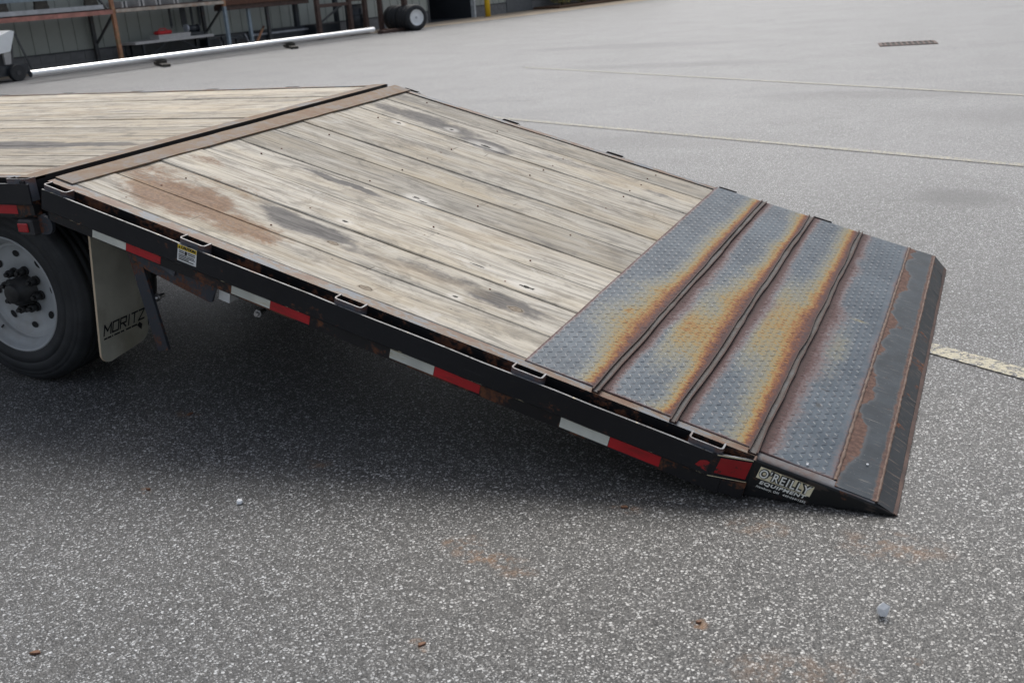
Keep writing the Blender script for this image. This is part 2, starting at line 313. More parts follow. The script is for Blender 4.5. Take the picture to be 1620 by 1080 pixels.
def endplate(name):
    b = NB(name); P = b.P(); X = b.sep(P)
    n = b.noise(P, 9, 6, .68); n2 = b.noise(P, 60, 4, .65)
    q = b.vm('MULTIPLY', P, (4, 40, 4)); sc = b.sm(b.noise(b.vm('ADD', q, b.vm('MULTIPLY', P, (25, 0, 0))), 1, 5, .7), .63, .68)
    c = b.mix(b.sm(n, .3, .7), (.010, .016, .022), (.026, .036, .046))
    c = b.mix(b.math('MULTIPLY', sc, .5), c, (.13, .115, .105))
    rs = b.n('Mapping'); b.put(rs.inputs['Vector'], P); rs.inputs['Rotation'].default_value = (0, 0, .5); rs.inputs['Scale'].default_value = (9, 170, 1)
    c = b.mix(b.math('MULTIPLY', b.sm(b.noise(rs.outputs[0], 1, 3, .6), .63, .67), .6), c, (.20, .185, .17))
    sp = b.math('MULTIPLY', b.sm(b.vor(P, 75), .06, .12, 1, 0), b.sm(b.noise(P, 8, 2), .52, .6)); c = b.mix(b.math('MULTIPLY', sp, .6), c, (.28, .28, .28))
    # rust bleeding from the weld on the upper edge and from the bevel weld
    d1 = b.math('SUBTRACT', X[0], 2.895); w1 = b.math('MULTIPLY', b.sm(b.noise(b.vm('MULTIPLY', P, (.8, 1, 0)), 4.5, 4, .55), .38, .62), .040)
    f1 = b.sm(b.math('SUBTRACT', d1, b.math('ADD', w1, b.math('MULTIPLY', b.math('SUBTRACT', n2, .5), .022))), .0, .008, 1, 0)
    d2 = b.math('SUBTRACT', 3.016, X[0]); w2 = b.math('MULTIPLY', b.noise(P, 14, 5, .7), .024)
    f2 = b.sm(b.math('SUBTRACT', d2, w2), -.003, .006, .85, 0)
    f3 = b.math('MULTIPLY', b.sm(b.noise(P, 13, 7, .74), .60, .67), .75)
    f = b.math('MAXIMUM', f1, b.math('MAXIMUM', f2, f3))
    rc = b.mix(b.sm(n2, .35, .65), (.075, .042, .034), (.135, .078, .060))
    halo = b.sm(b.math('SUBTRACT', d1, w1), .002, .02, .45, 0)
    c = b.mix(halo, c, (.11, .108, .112))
    c = b.mix(f, c, rc)
    b.bump(b.math('ADD', f, n2), .25, .002)
    return b.out(c, b.math('ADD', b.math('MULTIPLY', f, .4), .46), 0, .3)
M['endplate'] = endplate('dark_blue_end_plate')
M['bevel'] = worn_black('scraped_bevel', .57, (.010, .0125, .0155), 7, 1, .5, .6)

def tape(name, col, wear, grime):
    b = NB(name); P = b.P()
    n = b.noise(P, 30, 6, .7); n2 = b.noise(P, 7, 4)
    c = b.mix(b.sm(n2, .3, .7), col, tuple(x*.72 for x in col))
    c = b.mix(b.math('MULTIPLY', b.sm(b.noise(b.vm('MULTIPLY', P, (8, 8, 60)), 1, 5, .7), .5, .75), .7), c, grime)
    c = b.mix(b.sm(n, wear, wear+.04), c, (.02, .018, .017))
    hx = b.vor(P, 330)
    c = b.mix(b.math('MULTIPLY', b.sm(hx, .2, .5), .12), c, tuple(x*.6 for x in col))
    return b.out(c, .38)
M['tape_white'] = tape('dirty_white_reflector', (.84, .86, .78), .72, (.50, .40, .18))
M['tape_red'] = tape('red_reflector', (.58, .016, .024), .74, (.16, .02, .018))
M['tape_red_torn'] = tape('torn_red_reflector', (.42, .014, .02), .585, (.16, .02, .018))
M['lens'] = plain('red_lens', (.45, .02, .025), .18, 0, .15, 30)
M['rubber_grey'] = plain('grey_rubber', (.05, .05, .053), .6, 0, .3)
M['cream'] = plain('aged_cream_vinyl', (.90, .82, .58), .5, 0, .08, 40, (.66, .56, .32), 30, .5)
M['cream_lt'] = plain('pale_cream_letter', (.92, .92, .86), .5, 0, .08, 30)
M['ink'] = plain('black_print', (.012, .012, .013), .5)
M['yellow'] = plain('caution_yellow', (.75, .52, .02), .45, 0, .1)
M['label_white'] = plain('label_white', (.82, .83, .82), .45, 0, .1, 20, (.45, .33, .3), 15, .4)
M['flap'] = plain('dirty_white_mud_flap', (.62, .60, .50), .55, 0, .12, 8, (.22, .19, .11), 3, .5)
M['flap_edge'] = plain('cream_flap_edge', (.75, .60, .42), .5, 0, .1)
M['tyre'] = plain('dusty_black_rubber', (.021, .023, .026), .62, 0, .3, 9, (.06, .06, .06), 5, .3)
M['rim'] = plain('white_painted_rim', (.42, .44, .45), .38, .0, .08, 10, (.30, .27, .23), 6, .35)
M['hub'] = plain('greasy_black_hub', (.02, .02, .021), .5, 0, .4, 20, (.05, .045, .04), 15, .5)
M['bolt'] = plain('bright_bolt', (.5, .5, .5), .3, .9)
M['stone'] = plain('frosted_white_stone', (.86, .88, .90), .5, 0, .08, 90)
M['flake'] = rustmat('rust_brown_flake', (.22, .12, .06), (.15, .07, .04), (.08, .04, .03), 40)

# ------------------------------------------------------------------ object helpers
COL = SC.collection
def emp(name, label, cat, loc=(0, 0, 0), rotz=0, group=None):
    o = bpy.data.objects.new(name, None); COL.objects.link(o); o.location = loc; o.rotation_euler = (0, 0, rotz); o.empty_display_size = .2
    tag(o, label, cat, group); return o
def tag(o, label=None, cat=None, group=None, kind=None):
    if label: o['label'] = label
    if cat: o['category'] = cat
    if group: o['group'] = group
    if kind: o['kind'] = kind
    return o
def link(name, me, parent=None, mats=(), frame=None, smooth=False):
    o = bpy.data.objects.new(name, me); COL.objects.link(o)
    for x in mats:
        if x.name not in [q.name for q in me.materials if q]: me.materials.append(x)
    if parent: o.parent = parent
    if frame: o.location = frame[0]; o.rotation_euler = frame[1]
    if smooth:
        for p in me.polygons: p.use_smooth = True
    return o
def build(name, bm, mats, parent=None, frame=None, smooth=False):
    me = bpy.data.meshes.new(name); bm.normal_update(); bm.to_mesh(me); bm.free()
    if not isinstance(mats, (list, tuple)): mats = [mats]
    for x in mats: me.materials.append(x)
    return link(name, me, parent, (), frame, smooth)
def box(bm, a, b, mi=0, rot=None, bev=0):
    r = bmesh.ops.create_cube(bm, size=1); vs = r['verts']
    c = [(a[i]+b[i])/2 for i in range(3)]; s = [abs(b[i]-a[i]) for i in range(3)]
    for v in vs: v.co = Vector((v.co[i]*s[i] for i in range(3)))
    fs = list({f for v in vs for f in v.link_faces})
    if bev:
        es = list({e for v in vs for e in v.link_edges})
        rr = bmesh.ops.bevel(bm, geom=es, offset=bev, segments=1, affect='EDGES'); fs = rr['faces']
        vs = list({v for f in fs for v in f.verts}); fs = list({f for v in vs for f in v.link_faces})
    for v in vs:
        if rot: v.co = rot @ v.co
        v.co += Vector(c)
    for f in fs: f.material_index = mi
    return vs
def beam(bm, p0, p1, w, h, mi=0):
    p0 = Vector(p0); p1 = Vector(p1); d = p1-p0; L = d.length; q = d.to_track_quat('X', 'Z').to_matrix()
    vs = box(bm, (0, -w/2, -h/2), (L, w/2, h/2), mi)
    for v in vs: v.co = q @ v.co + p0
def cyl(bm, p0, p1, r, seg=16, mi=0, r2=None, caps=True):
    p0 = Vector(p0); p1 = Vector(p1); d = p1-p0; q = d.to_track_quat('Z', 'Y').to_matrix()
    a = []; b_ = []
    for i in range(seg):
        t = 2*PI*i/seg; u = Vector((math.cos(t), math.sin(t), 0))
        a.append(bm.verts.new(p0+q@(u*r))); b_.append(bm.verts.new(p1+q@(u*(r if r2 is None else r2))))
    for i in range(seg):
        f = bm.faces.new((a[i], a[(i+1) % seg], b_[(i+1) % seg], b_[i])); f.material_index = mi; f.smooth = True
    if caps:
        f = bm.faces.new(a[::-1]); f.material_index = mi; f = bm.faces.new(b_); f.material_index = mi
def prism(bm, prof, x0, x1, axis='x', mi=0, mis=None):
    """extrude a closed 2-D profile along an axis; prof in the other two axes"""
    def P(x, p): return {'x': (x, p[0], p[1]), 'y': (p[0], x, p[1]), 'z': (p[0], p[1], x)}[axis]
    a = [bm.verts.new(P(x0, p)) for p in prof]; b_ = [bm.verts.new(P(x1, p)) for p in prof]; n = len(prof)
    fs = []
    for i in range(n):
        f = bm.faces.new((a[i], a[(i+1) % n], b_[(i+1) % n], b_[i])); f.material_index = mis[i] if mis else mi; fs.append(f)
    for q in (a[::-1], b_): f = bm.faces.new(q); f.material_index = mi; fs.append(f)
    bmesh.ops.recalc_face_normals(bm, faces=fs)
    return fs
def lathe(bm, prof, seg=64, mi=0, closed=False):
    """revolve (r, y) about the Y axis"""
    rings = []
    for (r, y) in prof: rings.append([bm.verts.new((r*math.cos(2*PI*i/seg), y, r*math.sin(2*PI*i/seg))) for i in range(seg)])
    fs = []
    prs = list(zip(rings, rings[1:])) + ([(rings[-1], rings[0])] if closed else [])
    for A, B in prs:
        for i in range(seg):
            f = bm.faces.new((A[i], A[(i+1) % seg], B[(i+1) % seg], B[i])); f.material_index = mi; f.smooth = True; fs.append(f)
    bmesh.ops.recalc_face_normals(bm, faces=fs)
    return fs
def poly(bm, pts, mi=0):
    f = bm.faces.new([bm.verts.new(p) for p in pts]); f.material_index = mi; return f
def text(name, s, size, mat, parent, frame, origin, ex, ey, shear=0, offset=0, spacing=1, width=None, depth=.0004, fit_h=None):
    cu = bpy.data.curves.new(name, 'FONT'); cu.body = s; cu.size = size; cu.shear = shear; cu.offset = offset; cu.space_character = spacing; cu.extrude = depth; cu.resolution_u = 3
    to = bpy.data.objects.new(name, cu); COL.objects.link(to); bpy.context.view_layer.update()
    me = bpy.data.meshes.new_from_object(to.evaluated_get(bpy.context.evaluated_depsgraph_get())); bpy.data.objects.remove(to); bpy.data.curves.remove(cu)
    co = np.empty(len(me.vertices)*3); me.vertices.foreach_get('co', co); co = co.reshape(-1, 3)
    x0, x1 = co[:, 0].min(), co[:, 0].max(); y0, y1 = co[:, 1].min(), co[:, 1].max()
    kx = (width/(x1-x0)) if width else 1; ky = (fit_h/(y1-y0)) if fit_h else kx
    ex = np.array(ex, float); ey = np.array(ey, float); ez = np.cross(ex, ey); ez /= np.linalg.norm(ez)
    co2 = np.array(origin)+np.outer((co[:, 0]-x0)*kx, ex)+np.outer((co[:, 1]-y0)*ky, ey)+np.outer(co[:, 2], ez)
    me.vertices.foreach_set('co', co2.ravel()); me.materials.clear(); me.materials.append(mat); me.name = name
    return link(name, me, parent, (), frame)

# lattice noise for numpy-made attributes
LAT = rng.random((128, 128))
def vnoise(x, y):
    xi = np.floor(x).astype(int); yi = np.floor(y).astype(int); fx = x-xi; fy = y-yi
    fx = fx*fx*(3-2*fx); fy = fy*fy*(3-2*fy)
    g = lambda i, j: LAT[i % 128, j % 128]
    return (g(xi, yi)*(1-fx)+g(xi+1, yi)*fx)*(1-fy)+(g(xi, yi+1)*(1-fx)+g(xi+1, yi+1)*fx)*fy
def fbm(x, y, o=4):
    t = 0; a = .5
    for k in range(o): t = t+a*vnoise(x*2**k+17*k, y*2**k+31*k); a *= .5
    return t/(1-.5**o)

# ------------------------------------------------------------------ the setting: ground
bm = bmesh.new(); poly(bm, [(-120, -60, 0), (120, -60, 0), (120, 180, 0), (-120, 180, 0)])
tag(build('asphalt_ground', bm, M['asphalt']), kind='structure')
def stripe(name, p0, p1, w, mat, z=.004):
    p0 = Vector((*p0, 0)); p1 = Vector((*p1, 0)); d = (p1-p0).normalized(); n = Vector((-d.y, d.x, 0))*w/2
    bm = bmesh.new(); Z = Vector((0, 0, z)); poly(bm, [p0-n+Z, p1-n+Z, p1+n+Z, p0+n+Z])
    return tag(build(name, bm, mat), kind='structure')
stripe('parking_line', (-5.5, 9.50), (11, 1.32), .095, M['line'])
stripe('parking_line', (-1.5, 4.06), (9.0, -2.36), .10, M['line_thick'])
stripe('parking_line', (-4, 13.40), (14, 2.1), .09, M['line_faint'])

# ------------------------------------------------------------------ trailer
HH, S, RHO = .918429, .2923178, .0131681
tr = emp('trailer', 'black flatbed trailer with grey plank deck and rusty tread plate tail lowered', 'trailer', (0, 1.2, 0)); tr.rotation_euler = (RHO, 0, 0)
RF = ((0, -1.2, HH), (0, S, 0)); MD = ((0, -1.2, HH), (0, 0, 0)); LF = ((0, -1.2, 0), (0, 0, 0))
cS, sS = math.cos(S), math.sin(S)
def ramp_w_at_ground(u, v, h=.004):          # w for a given u where the ramp frame meets world height h
    zl = h-RHO*(v-1.2); return (zl-HH+u*sS)/cS

def plank(u0, u1, v0, v1, top, th, mat, frame, seed):
    r = random.Random(seed); bm = bmesh.new(); c = .004; n = 8
    v0 += .0030; v1 -= .0030
    rings = []
    for i in range(n+1):
        u = u0+(u1-u0)*i/n; dz = top+r.uniform(-.0012, .0012); e0 = r.uniform(-.0012, .0012); e1 = r.uniform(-.0012, .0012)
        pr = [(v0+e0, -th), (v0+e0, dz-c), (v0+e0+c, dz), ((v0+v1)/2, dz-.0012), (v1+e1-c, dz), (v1+e1, dz-c), (v1+e1, -th)]
        rings.append([bm.verts.new((u, y, z)) for y, z in pr])
    for A, B in zip(rings, rings[1:]):
        for k in range(7): bm.faces.new((A[k], A[(k+1) % 7], B[(k+1) % 7], B[k]))
    bm.faces.new(rings[0]); bm.faces.new(rings[-1][::-1])
    bmesh.ops.recalc_face_normals(bm, faces=bm.faces[:])
    return build('plank', bm, mat, tr, frame)
seam = [.018, .219, .462, .706, .948, 1.203, 1.426, 1.676, 1.902, 2.185, 2.409]
for k in range(10):
    plank(.06, 1.921, seam[k], seam[k+1], random.choice((-.001, 0, .001, .002))-.001, .038, M['wood'], RF, 20+k)
mseam = [.018, .178, .376, .605, .835, 1.075, 1.31, 1.53, 1.78, 2.01, 2.22, 2.404]
for k in range(11): plank(-6.0, -.085, mseam[k], mseam[k+1], random.choice((-.001, 0, .001)), .038, M['wood_deck'], MD, 60+k)

# screw heads: far too small to pick apart, one part
bm = bmesh.new()
for u in (.30, .77, 1.20, 1.62):
    for k in range(10):
        for f in (.22, .75):
            if random.random() < .55: continue
            v = seam[k]+(seam[k+1]-seam[k])*(f+random.uniform(-.06, .06)); uu = u+random.uniform(-.012, .012)
            cyl(bm, (uu, v, -.004), (uu, v, .0015), .0038, 8)
o = build('screw_heads', bm, M['rust'], tr, RF); o['kind'] = 'stuff'

def chan(name, u0, u1, v_in, v_out, frame, top=0.0):
    """deck edge channel: top flange, web hanging below"""
    bm = bmesh.new()
    lo, hi = sorted((v_in, v_out)); web = v_out
    s = 1 if v_out < v_in else -1
    prof = [(v_in, top), (v_out, top), (v_out, top-.15), (v_out+s*.008, top-.15), (v_out+s*.008, top-.008), (v_in, top-.008)]
    prism(bm, prof, u0, u1, 'x', 1, [0, 1, 1, 1, 1, 1])
    return build(name, bm, [M['flange'], M['black_frame']], tr, frame)
chan('edge_channel', .034, 2.672, .016, -.033, RF, .0005); chan('edge_channel', .034, 2.68, 2.417, 2.455, RF, .0005)
chan('edge_channel', -6, -.03, .016, -.033, MD, .0005); chan('edge_channel', -6, -.03, 2.417, 2.455, MD, .0005)

def rail(name, u0, u1, v0, frame, bend=None, top=-.0115, side=-1):
    """rub rail: flat bar on edge with a worn top and a chipped lower lip"""
    bm = bmesh.new(); t = .0068
    st = [u0]; n = max(2, int((u1-u0)/.12)); st = [u0+(u1-u0)*i/n for i in range(n+1)]
    pts = [(u, v0) for u in st]
    if bend: pts.append(bend)
    rings = []
    for i, (u, v) in enumerate(pts):
        j = random.uniform(-.0010, .0010) if 0 < i else 0; y = v+j
        tp = top + random.uniform(-.0012, .0008)
        pr = [(y-side*0, tp), (y, tp-.0725), (y-side*.004, tp-.0785), (y-side*t, tp-.0785), (y-side*t, tp)]
        rings.append([bm.verts.new((u, a, b)) for a, b in pr])
    mi = [0, 2, 0, 0, 1]
    for A, B in zip(rings, rings[1:]):
        for k in range(5):
            f = bm.faces.new((A[k], A[(k+1) % 5], B[(k+1) % 5], B[k])); f.material_index = mi[k]
    bm.faces.new(rings[0]); bm.faces.new(rings[-1][::-1]); bmesh.ops.recalc_face_normals(bm, faces=bm.faces[:])
    return build(name, bm, [M['black'], M['edge'], M['edge_low']], tr, frame)
rail_near = rail('rub_rail', .058, 2.562, -.0845, RF, (2.672, -.037))
rail_md = rail('rub_rail', -6, -.012, -.0845, MD)
rail('rub_rail', .058, 2.562, 2.51, RF, (2.672, 2.46), top=-.035, side=1); rail('rub_rail', -6, -.012, 2.51, MD, top=-.03, side=1)

def lower(name, u0, u1, v0, frame, b0, b1):
    bm = bmesh.new(); n = 10; rings = []
    for i in range(n+1):
        f = i/n; u = u0+(u1-u0)*f; bt = b0+(b1-b0)*f
        rings.append([bm.verts.new(p) for p in ((u, v0, -.080), (u, v0, bt), (u, v0+.03, bt), (u, v0+.03, -.080))])
    for A, B in zip(rings, rings[1:]):
        for k in range(4): bm.faces.new((A[k], A[(k+1) % 4], B[(k+1) % 4], B[k]))
    bm.faces.new(rings[0]); bm.faces.new(rings[-1][::-1]); bmesh.ops.recalc_face_normals(bm, faces=bm.faces[:])
    return build(name, bm, M['black_frame'], tr, frame)
low_near = lower('lower_channel', .075, 2.60, -.066, RF, -.129, -.142)
low_md = lower('lower_channel', -6, -.03, -.066, MD, -.130, -.130)

# stake pockets (share two meshes)
def pocket_mesh(side):
    bm = bmesh.new(); L = .104; d = .0430; t = .0052; r = .012
    def outline(off):
        a = [(off, 0)]
        for k in range(5):
            q = PI/2*k/4; a.append((off+(r-off)*(1-math.cos(q)), -d+off+(r-off)*(1-math.sin(q))))
        for k in range(5):
            q = PI/2*k/4; a.append((L-off-(r-off)*(1-math.sin(q)), -d+off+(r-off)*(1-math.cos(q))))
        a.append((L-off, 0)); return a
    O, I = outline(0), outline(t); n = len(O)
    def ring(pts, z): return [bm.verts.new((x, y*side, z)) for x, y in pts]
    ot, ob, it, ib = ring(O, .005), ring(O, -.078), ring(I, .005), ring(I, -.078)
    for i in range(n-1):
        for q, mi in (((ot[i], ot[i+1], ob[i+1], ob[i]), 0), ((it[i+1], it[i], ib[i], ib[i+1]), 2), ((ot[i+1], ot[i], it[i], it[i+1]), 1)):
            f = bm.faces.new(q); f.material_index = mi
    me = bpy.data.meshes.new('stake_pocket'); bmesh.ops.recalc_face_normals(bm, faces=bm.faces[:]); bm.to_mesh(me); bm.free()
    for x in (M['pocket'], M['edge_pocket'], M['under']): me.materials.append(x)
    return me
pn, pf = pocket_mesh(1), pocket_mesh(-1)
def pocket(u, v, frame, me, dz=0):
    o = link('stake_pocket', me, tr); R = Euler(frame[1]).to_matrix(); o.location = Vector(frame[0])+R@Vector((u, v, dz)); o.rotation_euler = frame[1]
    bmb = None
    return o
for u in (.055, .655, 1.272, 1.907, 2.478): pocket(u, -.0335, RF, pn)
for u in (.075, .695, 1.305, 1.925, 2.415): pocket(u, 2.4555, RF, pf, -.005)
for k in range(9): pocket(-.128-.607*k, -.0335, MD, pn); pocket(-.14-.593*k, 2.4555, MD, pf, -.006)
# hinge strips and the rear beam of the main deck
bm = bmesh.new(); n = 26; rings = []
for i in range(n+1):
    v = .004+(2.452-.004)*i/n; e = .112+.022*i/n+random.uniform(-.002, .002); z = .0075+random.uniform(-.0008, .0008)
    rings.append([bm.verts.new(p) for p in ((.033, v, -.012), (.033, v, z), (e, v, z), (e, v, z-.006), (.045, v, z-.006), (.045, v, -.012))])
for A, B in zip(rings, rings[1:]):
    for k in range(6): bm.faces.new((A[k], A[(k+1) % 6], B[(k+1) % 6], B[k]))
bm.faces.new(rings[0]); bm.faces.new(rings[-1][::-1]); bmesh.ops.recalc_face_normals(bm, faces=bm.faces[:])
build('hinge_strip', bm, M['strip'], tr, RF)
bm = bmesh.new(); prism(bm, [(-.115, .002), (-.03, .002), (-.03, -.16), (-.04, -.16), (-.04, -.006), (-.115, -.006)], -.032, 2.47, 'y', 1, [0, 1, 1, 1, 1, 1])
build('rear_beam', bm, [M['strip'], M['black']], tr, MD)
bm = bmesh.new(); box(bm, (-.02, .02, -.17), (.03, 2.44, -.10)); build('hinge_tube', bm, M['under'], tr, MD)
bm = bmesh.new(); box(bm, (-.052, -.083, -.088), (-.0305, -.034, -.002)); build('rail_end_cap', bm, M['black'], tr, MD)

# tread plate, its attributes and lugs
RIBS = (2.169, 2.416, 2.6605)
U0, U1, V0, V1 = 1.921, 2.893, .001, 2.455
def heat(u, v):
    """heat tint / rust amount on the plate (a stain pattern in the plate's own coordinates)"""
    def sm(x, a, b): t = np.clip((x-a)/(b-a), 0, 1); return t*t*(3-2*t)
    L = np.zeros_like(u); R = np.zeros_like(u)
    wl = [lambda v: .034+.058*np.exp(-((v-.66)/.34)**2)+.012*np.exp(-((v-1.5)/.5)**2), lambda v: .040+.045*np.exp(-((v-.95)/.5)**2), lambda v: .040+.055*np.exp(-((v-1.0)/.5)**2)]
    wr = [lambda v: .026+.02*np.exp(-((v-1.1)/.5)**2), lambda v: .026+.02*np.exp(-((v-1.1)/.5)**2), lambda v: .042+.03*np.exp(-((v-.9)/.5)**2)]
    for k, rb in enumerate(RIBS):
        n = fbm(u*3+9*k, v*5.5+3*k, 4)
        d = rb-.016-u; w = wl[k](v)*(.55+1.0*n)
        L = np.maximum(L, np.where(d > -.02, .92*np.exp(-np.maximum(d, 0)/w*1.05), 0))
        d2 = u-rb-.016; w2 = wr[k](v)*(.45+1.1*fbm(u*4+5+k*7, v*7, 4))
        R = np.maximum(R, np.where(d2 > -.02, (.95 if k else .9)*np.exp(-np.maximum(d2, 0)/w2*1.35), 0))
    big = fbm(u*5+2, v*3.2+8, 4)
    w12 = sm(u, 2.19, 2.26)*sm(-u, -2.42, -2.36)*np.exp(-((v-.72)/.40)**2)*.40
    w23 = sm(u, 2.43, 2.50)*sm(-u, -2.66, -2.60)*np.exp(-((v-1.0)/.48)**2)*.46
    w01 = sm(-u, -2.17, -2.09)*sm(u, 2.0, 2.12)*np.exp(-((v-.62)/.18)**2)*.30
    w34 = sm(u, 2.67, 2.72)*sm(-u, -2.86, -2.76)*np.exp(-((v-.95)/.40)**2)*.22
    wash = (w12+w23+w01+w34)*(.45+1.1*big)
    L = np.maximum(L, wash)
    sp = np.exp(-(((u-2.06)/.025)**2+((v-.62)/.05)**2))*.55+np.exp(-(((u-2.80)/.04)**2+((v-1.28)/.015)**2))*.32
    L = np.maximum(L, sp)
    edge = np.exp(-np.maximum(u-U0, 0)/.010)*(.5+.8*fbm(u*2, v*8+40, 4))*.95
    R = np.maximum(R, edge*.9)
    R = np.maximum(R, np.exp(-np.abs(U1-u)/.02)*.45*(.3+1.2*fbm(u*3, v*6+70, 4)))
    R = np.maximum(R, np.exp(-np.abs(v-V0)/.012)*.6*(.2+1.2*fbm(u*9, v*9+11, 3)))
    return L, R
nu, nv = 98, 246
uu, vv = np.meshgrid(np.linspace(U0, U1, nu), np.linspace(V0, V1, nv), indexing='ij')
def dent(u, v): return .0035*(fbm(u*3.2+4, v*2.4+2, 3)-.5)
zz = .003+dent(uu, vv)
co = np.stack([uu, vv, zz], -1).reshape(-1, 3)
idx = np.arange(nu*nv).reshape(nu, nv)
fc = np.stack([idx[:-1, :-1], idx[1:, :-1], idx[1:, 1:], idx[:-1, 1:]], -1).reshape(-1, 4)
rim = np.concatenate([idx[:, 0], idx[-1, 1:], idx[-2::-1, -1], idx[0, -2:0:-1]])
nb = len(co); low = co[rim].copy(); low[:, 2] = -.006
co = np.vstack([co, low]); k = np.arange(len(rim)); kn = (k+1) % len(rim)
sk = np.stack([rim[k], nb+k, nb+kn, rim[kn]], -1)
def npmesh(name, co, faces):
    me = bpy.data.meshes.new(name); me.from_pydata(co.tolist(), [], faces.tolist() if hasattr(faces, 'tolist') else faces); me.update(); return me
def attrs(me, co, lug):
    L, R = heat(co[:, 0], co[:, 1])
    for nm, val in (('tint_amount', L), ('rosy', R), ('lug', lug)):
        a = me.attributes.new(nm, 'FLOAT', 'POINT'); a.data.foreach_set('value', np.ascontiguousarray(val, dtype=np.float32))
me = npmesh('tread_plate', co, np.vstack([fc, sk])); attrs(me, co, np.zeros(len(co))); me.materials.append(M['tread'])
plate = link('tread_plate', me, tr, (), RF, True)
# raised lugs, alternately turned; thousands, one part
A_ = .0236; LC = []; LFc = []; LG = []
for i in range(int((U1-U0-.02)/A_)):
    for j in range(int((V1-V0-.02)/A_)):
        cu_, cv_ = U0+.016+i*A_, V0+.016+j*A_
        if any(abs(cu_-rb) < .019 for rb in RIBS): continue
        ang = PI/4 if (i+j) % 2 else -PI/4
        ca, sa = math.cos(ang), math.sin(ang); b0 = len(LC); h = .0013*random.uniform(.6, 1.15)
        z0 = .003+float(dent(np.array([cu_]), np.array([cv_]))[0])
        for (a, b_, z, lg) in ((-.0108, 0, 0, 0), (-.005, -.0036, 0, .12), (.005, -.0036, 0, .12), (.0108, 0, 0, 0), (.005, .0036, 0, .12), (-.005, .0036, 0, .12), (-.0055, 0, h, 1), (.0055, 0, h, 1)):
            LC.append((cu_+a*ca-b_*sa, cv_+a*sa+b_*ca, z0+z)); LG.append(lg)
        for f in ((0, 1, 6), (1, 2, 7, 6), (2, 3, 7), (3, 4, 7), (4, 5, 6, 7), (5, 0, 6)): LFc.append([b0+q for q in f])
LC = np.array(LC); me = npmesh('tread_lugs', LC, LFc); attrs(me, LC, np.array(LG)); me.materials.append(M['tread'])
o = link('tread_lugs', me, tr, (), RF); o['kind'] = 'stuff'

# raised channel ribs across the plate, battered and wavy
def rib(u, sd):
    bm = bmesh.new(); n = 90; rings = []; ph = sd*13.7
    for i in range(n+1):
        v = -.028+(2.452+.028)*i/n
        a = np.array([v*2.3+ph]); wv = (float(fbm(a, a*0+3+sd, 3)[0])-.5)*.016
        wv2 = (float(fbm(a*2.2, a*0+9+sd, 3)[0])-.5)*.006; hz = .0125+(float(fbm(a*2.5, a*0+19+sd, 3)[0])-.5)*.006
        wd_ = .0120+(float(fbm(a*1.8, a*0+29+sd, 3)[0])-.5)*.007
        c1 = u+wv; t = .0045
        pr = [(c1-wd_+wv2, .001), (c1-wd_+wv2, hz), (c1-wd_+t+wv2, hz), (c1-wd_+t+wv2*.3, .0055), (c1+wd_-t-wv2*.3, .0055), (c1+wd_-t-wv2, hz*.9), (c1+wd_-wv2, hz*.9), (c1+wd_-wv2, .001)]
        rings.append([bm.verts.new((x, v, z)) for x, z in pr])
    for A, B in zip(rings, rings[1:]):
        for k in range(8):
            f = bm.faces.new((A[k], A[(k+1) % 8], B[(k+1) % 8], B[k])); f.material_index = 1 if k == 3 else 0
    bm.faces.new(rings[0]); bm.faces.new(rings[-1][::-1]); bmesh.ops.recalc_face_normals(bm, faces=bm.faces[:])
    return build('cross_rib', bm, [M['rib'], M['rib_floor']], tr, RF)
for k, u in enumerate(RIBS): rib(u, k)

# end box: smooth plate, bevel, weld beads and the two side cheeks
XT = 2.943
def toe(v): zl = .004-RHO*(v-1.2); return ((XT*cS-(zl-HH)*sS), v, XT*sS+(zl-HH)*cS)
bm = bmesh.new()
for i in range(12):
    va, vb = -.030+(2.482)*i/12, -.030+(2.482)*(i+1)/12
    q = [(2.8975, va, .0035), (3.016, va, .0035), (3.016, vb, .0035), (2.8975, vb, .0035)]; poly(bm, q)
poly(bm, [(2.8975, -.03, .0035), (2.8975, -.03, -.005), (3.016, -.03, -.005), (3.016, -.03, .0035)])
bmesh.ops.remove_doubles(bm, verts=bm.verts[:], dist=1e-5); build('end_plate', bm, M['endplate'], tr, RF)
bm = bmesh.new(); N = 16
for i in range(N):
    va, vb = -.034+(2.488)*i/N, -.034+(2.488)*(i+1)/N
    ta, tb = Vector(toe(va)), Vector(toe(vb)); tb.x += (random.uniform(-.002, .002) if i < N-1 else 0)
    poly(bm, [(3.0165, va, .0030), tuple(ta), tuple(tb), (3.0165, vb, .0030)], 0)
    poly(bm, [tuple(ta), (ta.x-.012, va, ta.z-.010), (tb.x-.012, vb, tb.z-.010), tuple(tb)], 1)
bmesh.ops.remove_doubles(bm, verts=bm.verts[:], dist=.0005); build('bevel_plate', bm, [M['bevel'], M['rust']], tr, RF)
def bead(u, v0, v1, z, r, mat, n=150, name='weld_bead'):
    bm = bmesh.new(); rings = []
    for i in range(n+1):
        v = v0+(v1-v0)*i/n; rr = r*random.uniform(.7, 1.25); x = u+random.uniform(-.0012, .0012)
        rings.append([bm.verts.new((x+rr*1.3*math.cos(q), v, z+rr*math.sin(q))) for q in (0, PI/4, PI/2, 3*PI/4, PI)])
    for A, B in zip(rings, rings[1:]):
        for k in range(4): f = bm.faces.new((A[k], A[k+1], B[k+1], B[k])); f.smooth = True
    bmesh.ops.recalc_face_normals(bm, faces=bm.faces[:]); return build(name, bm, mat, tr, RF)
bm = bmesh.new()
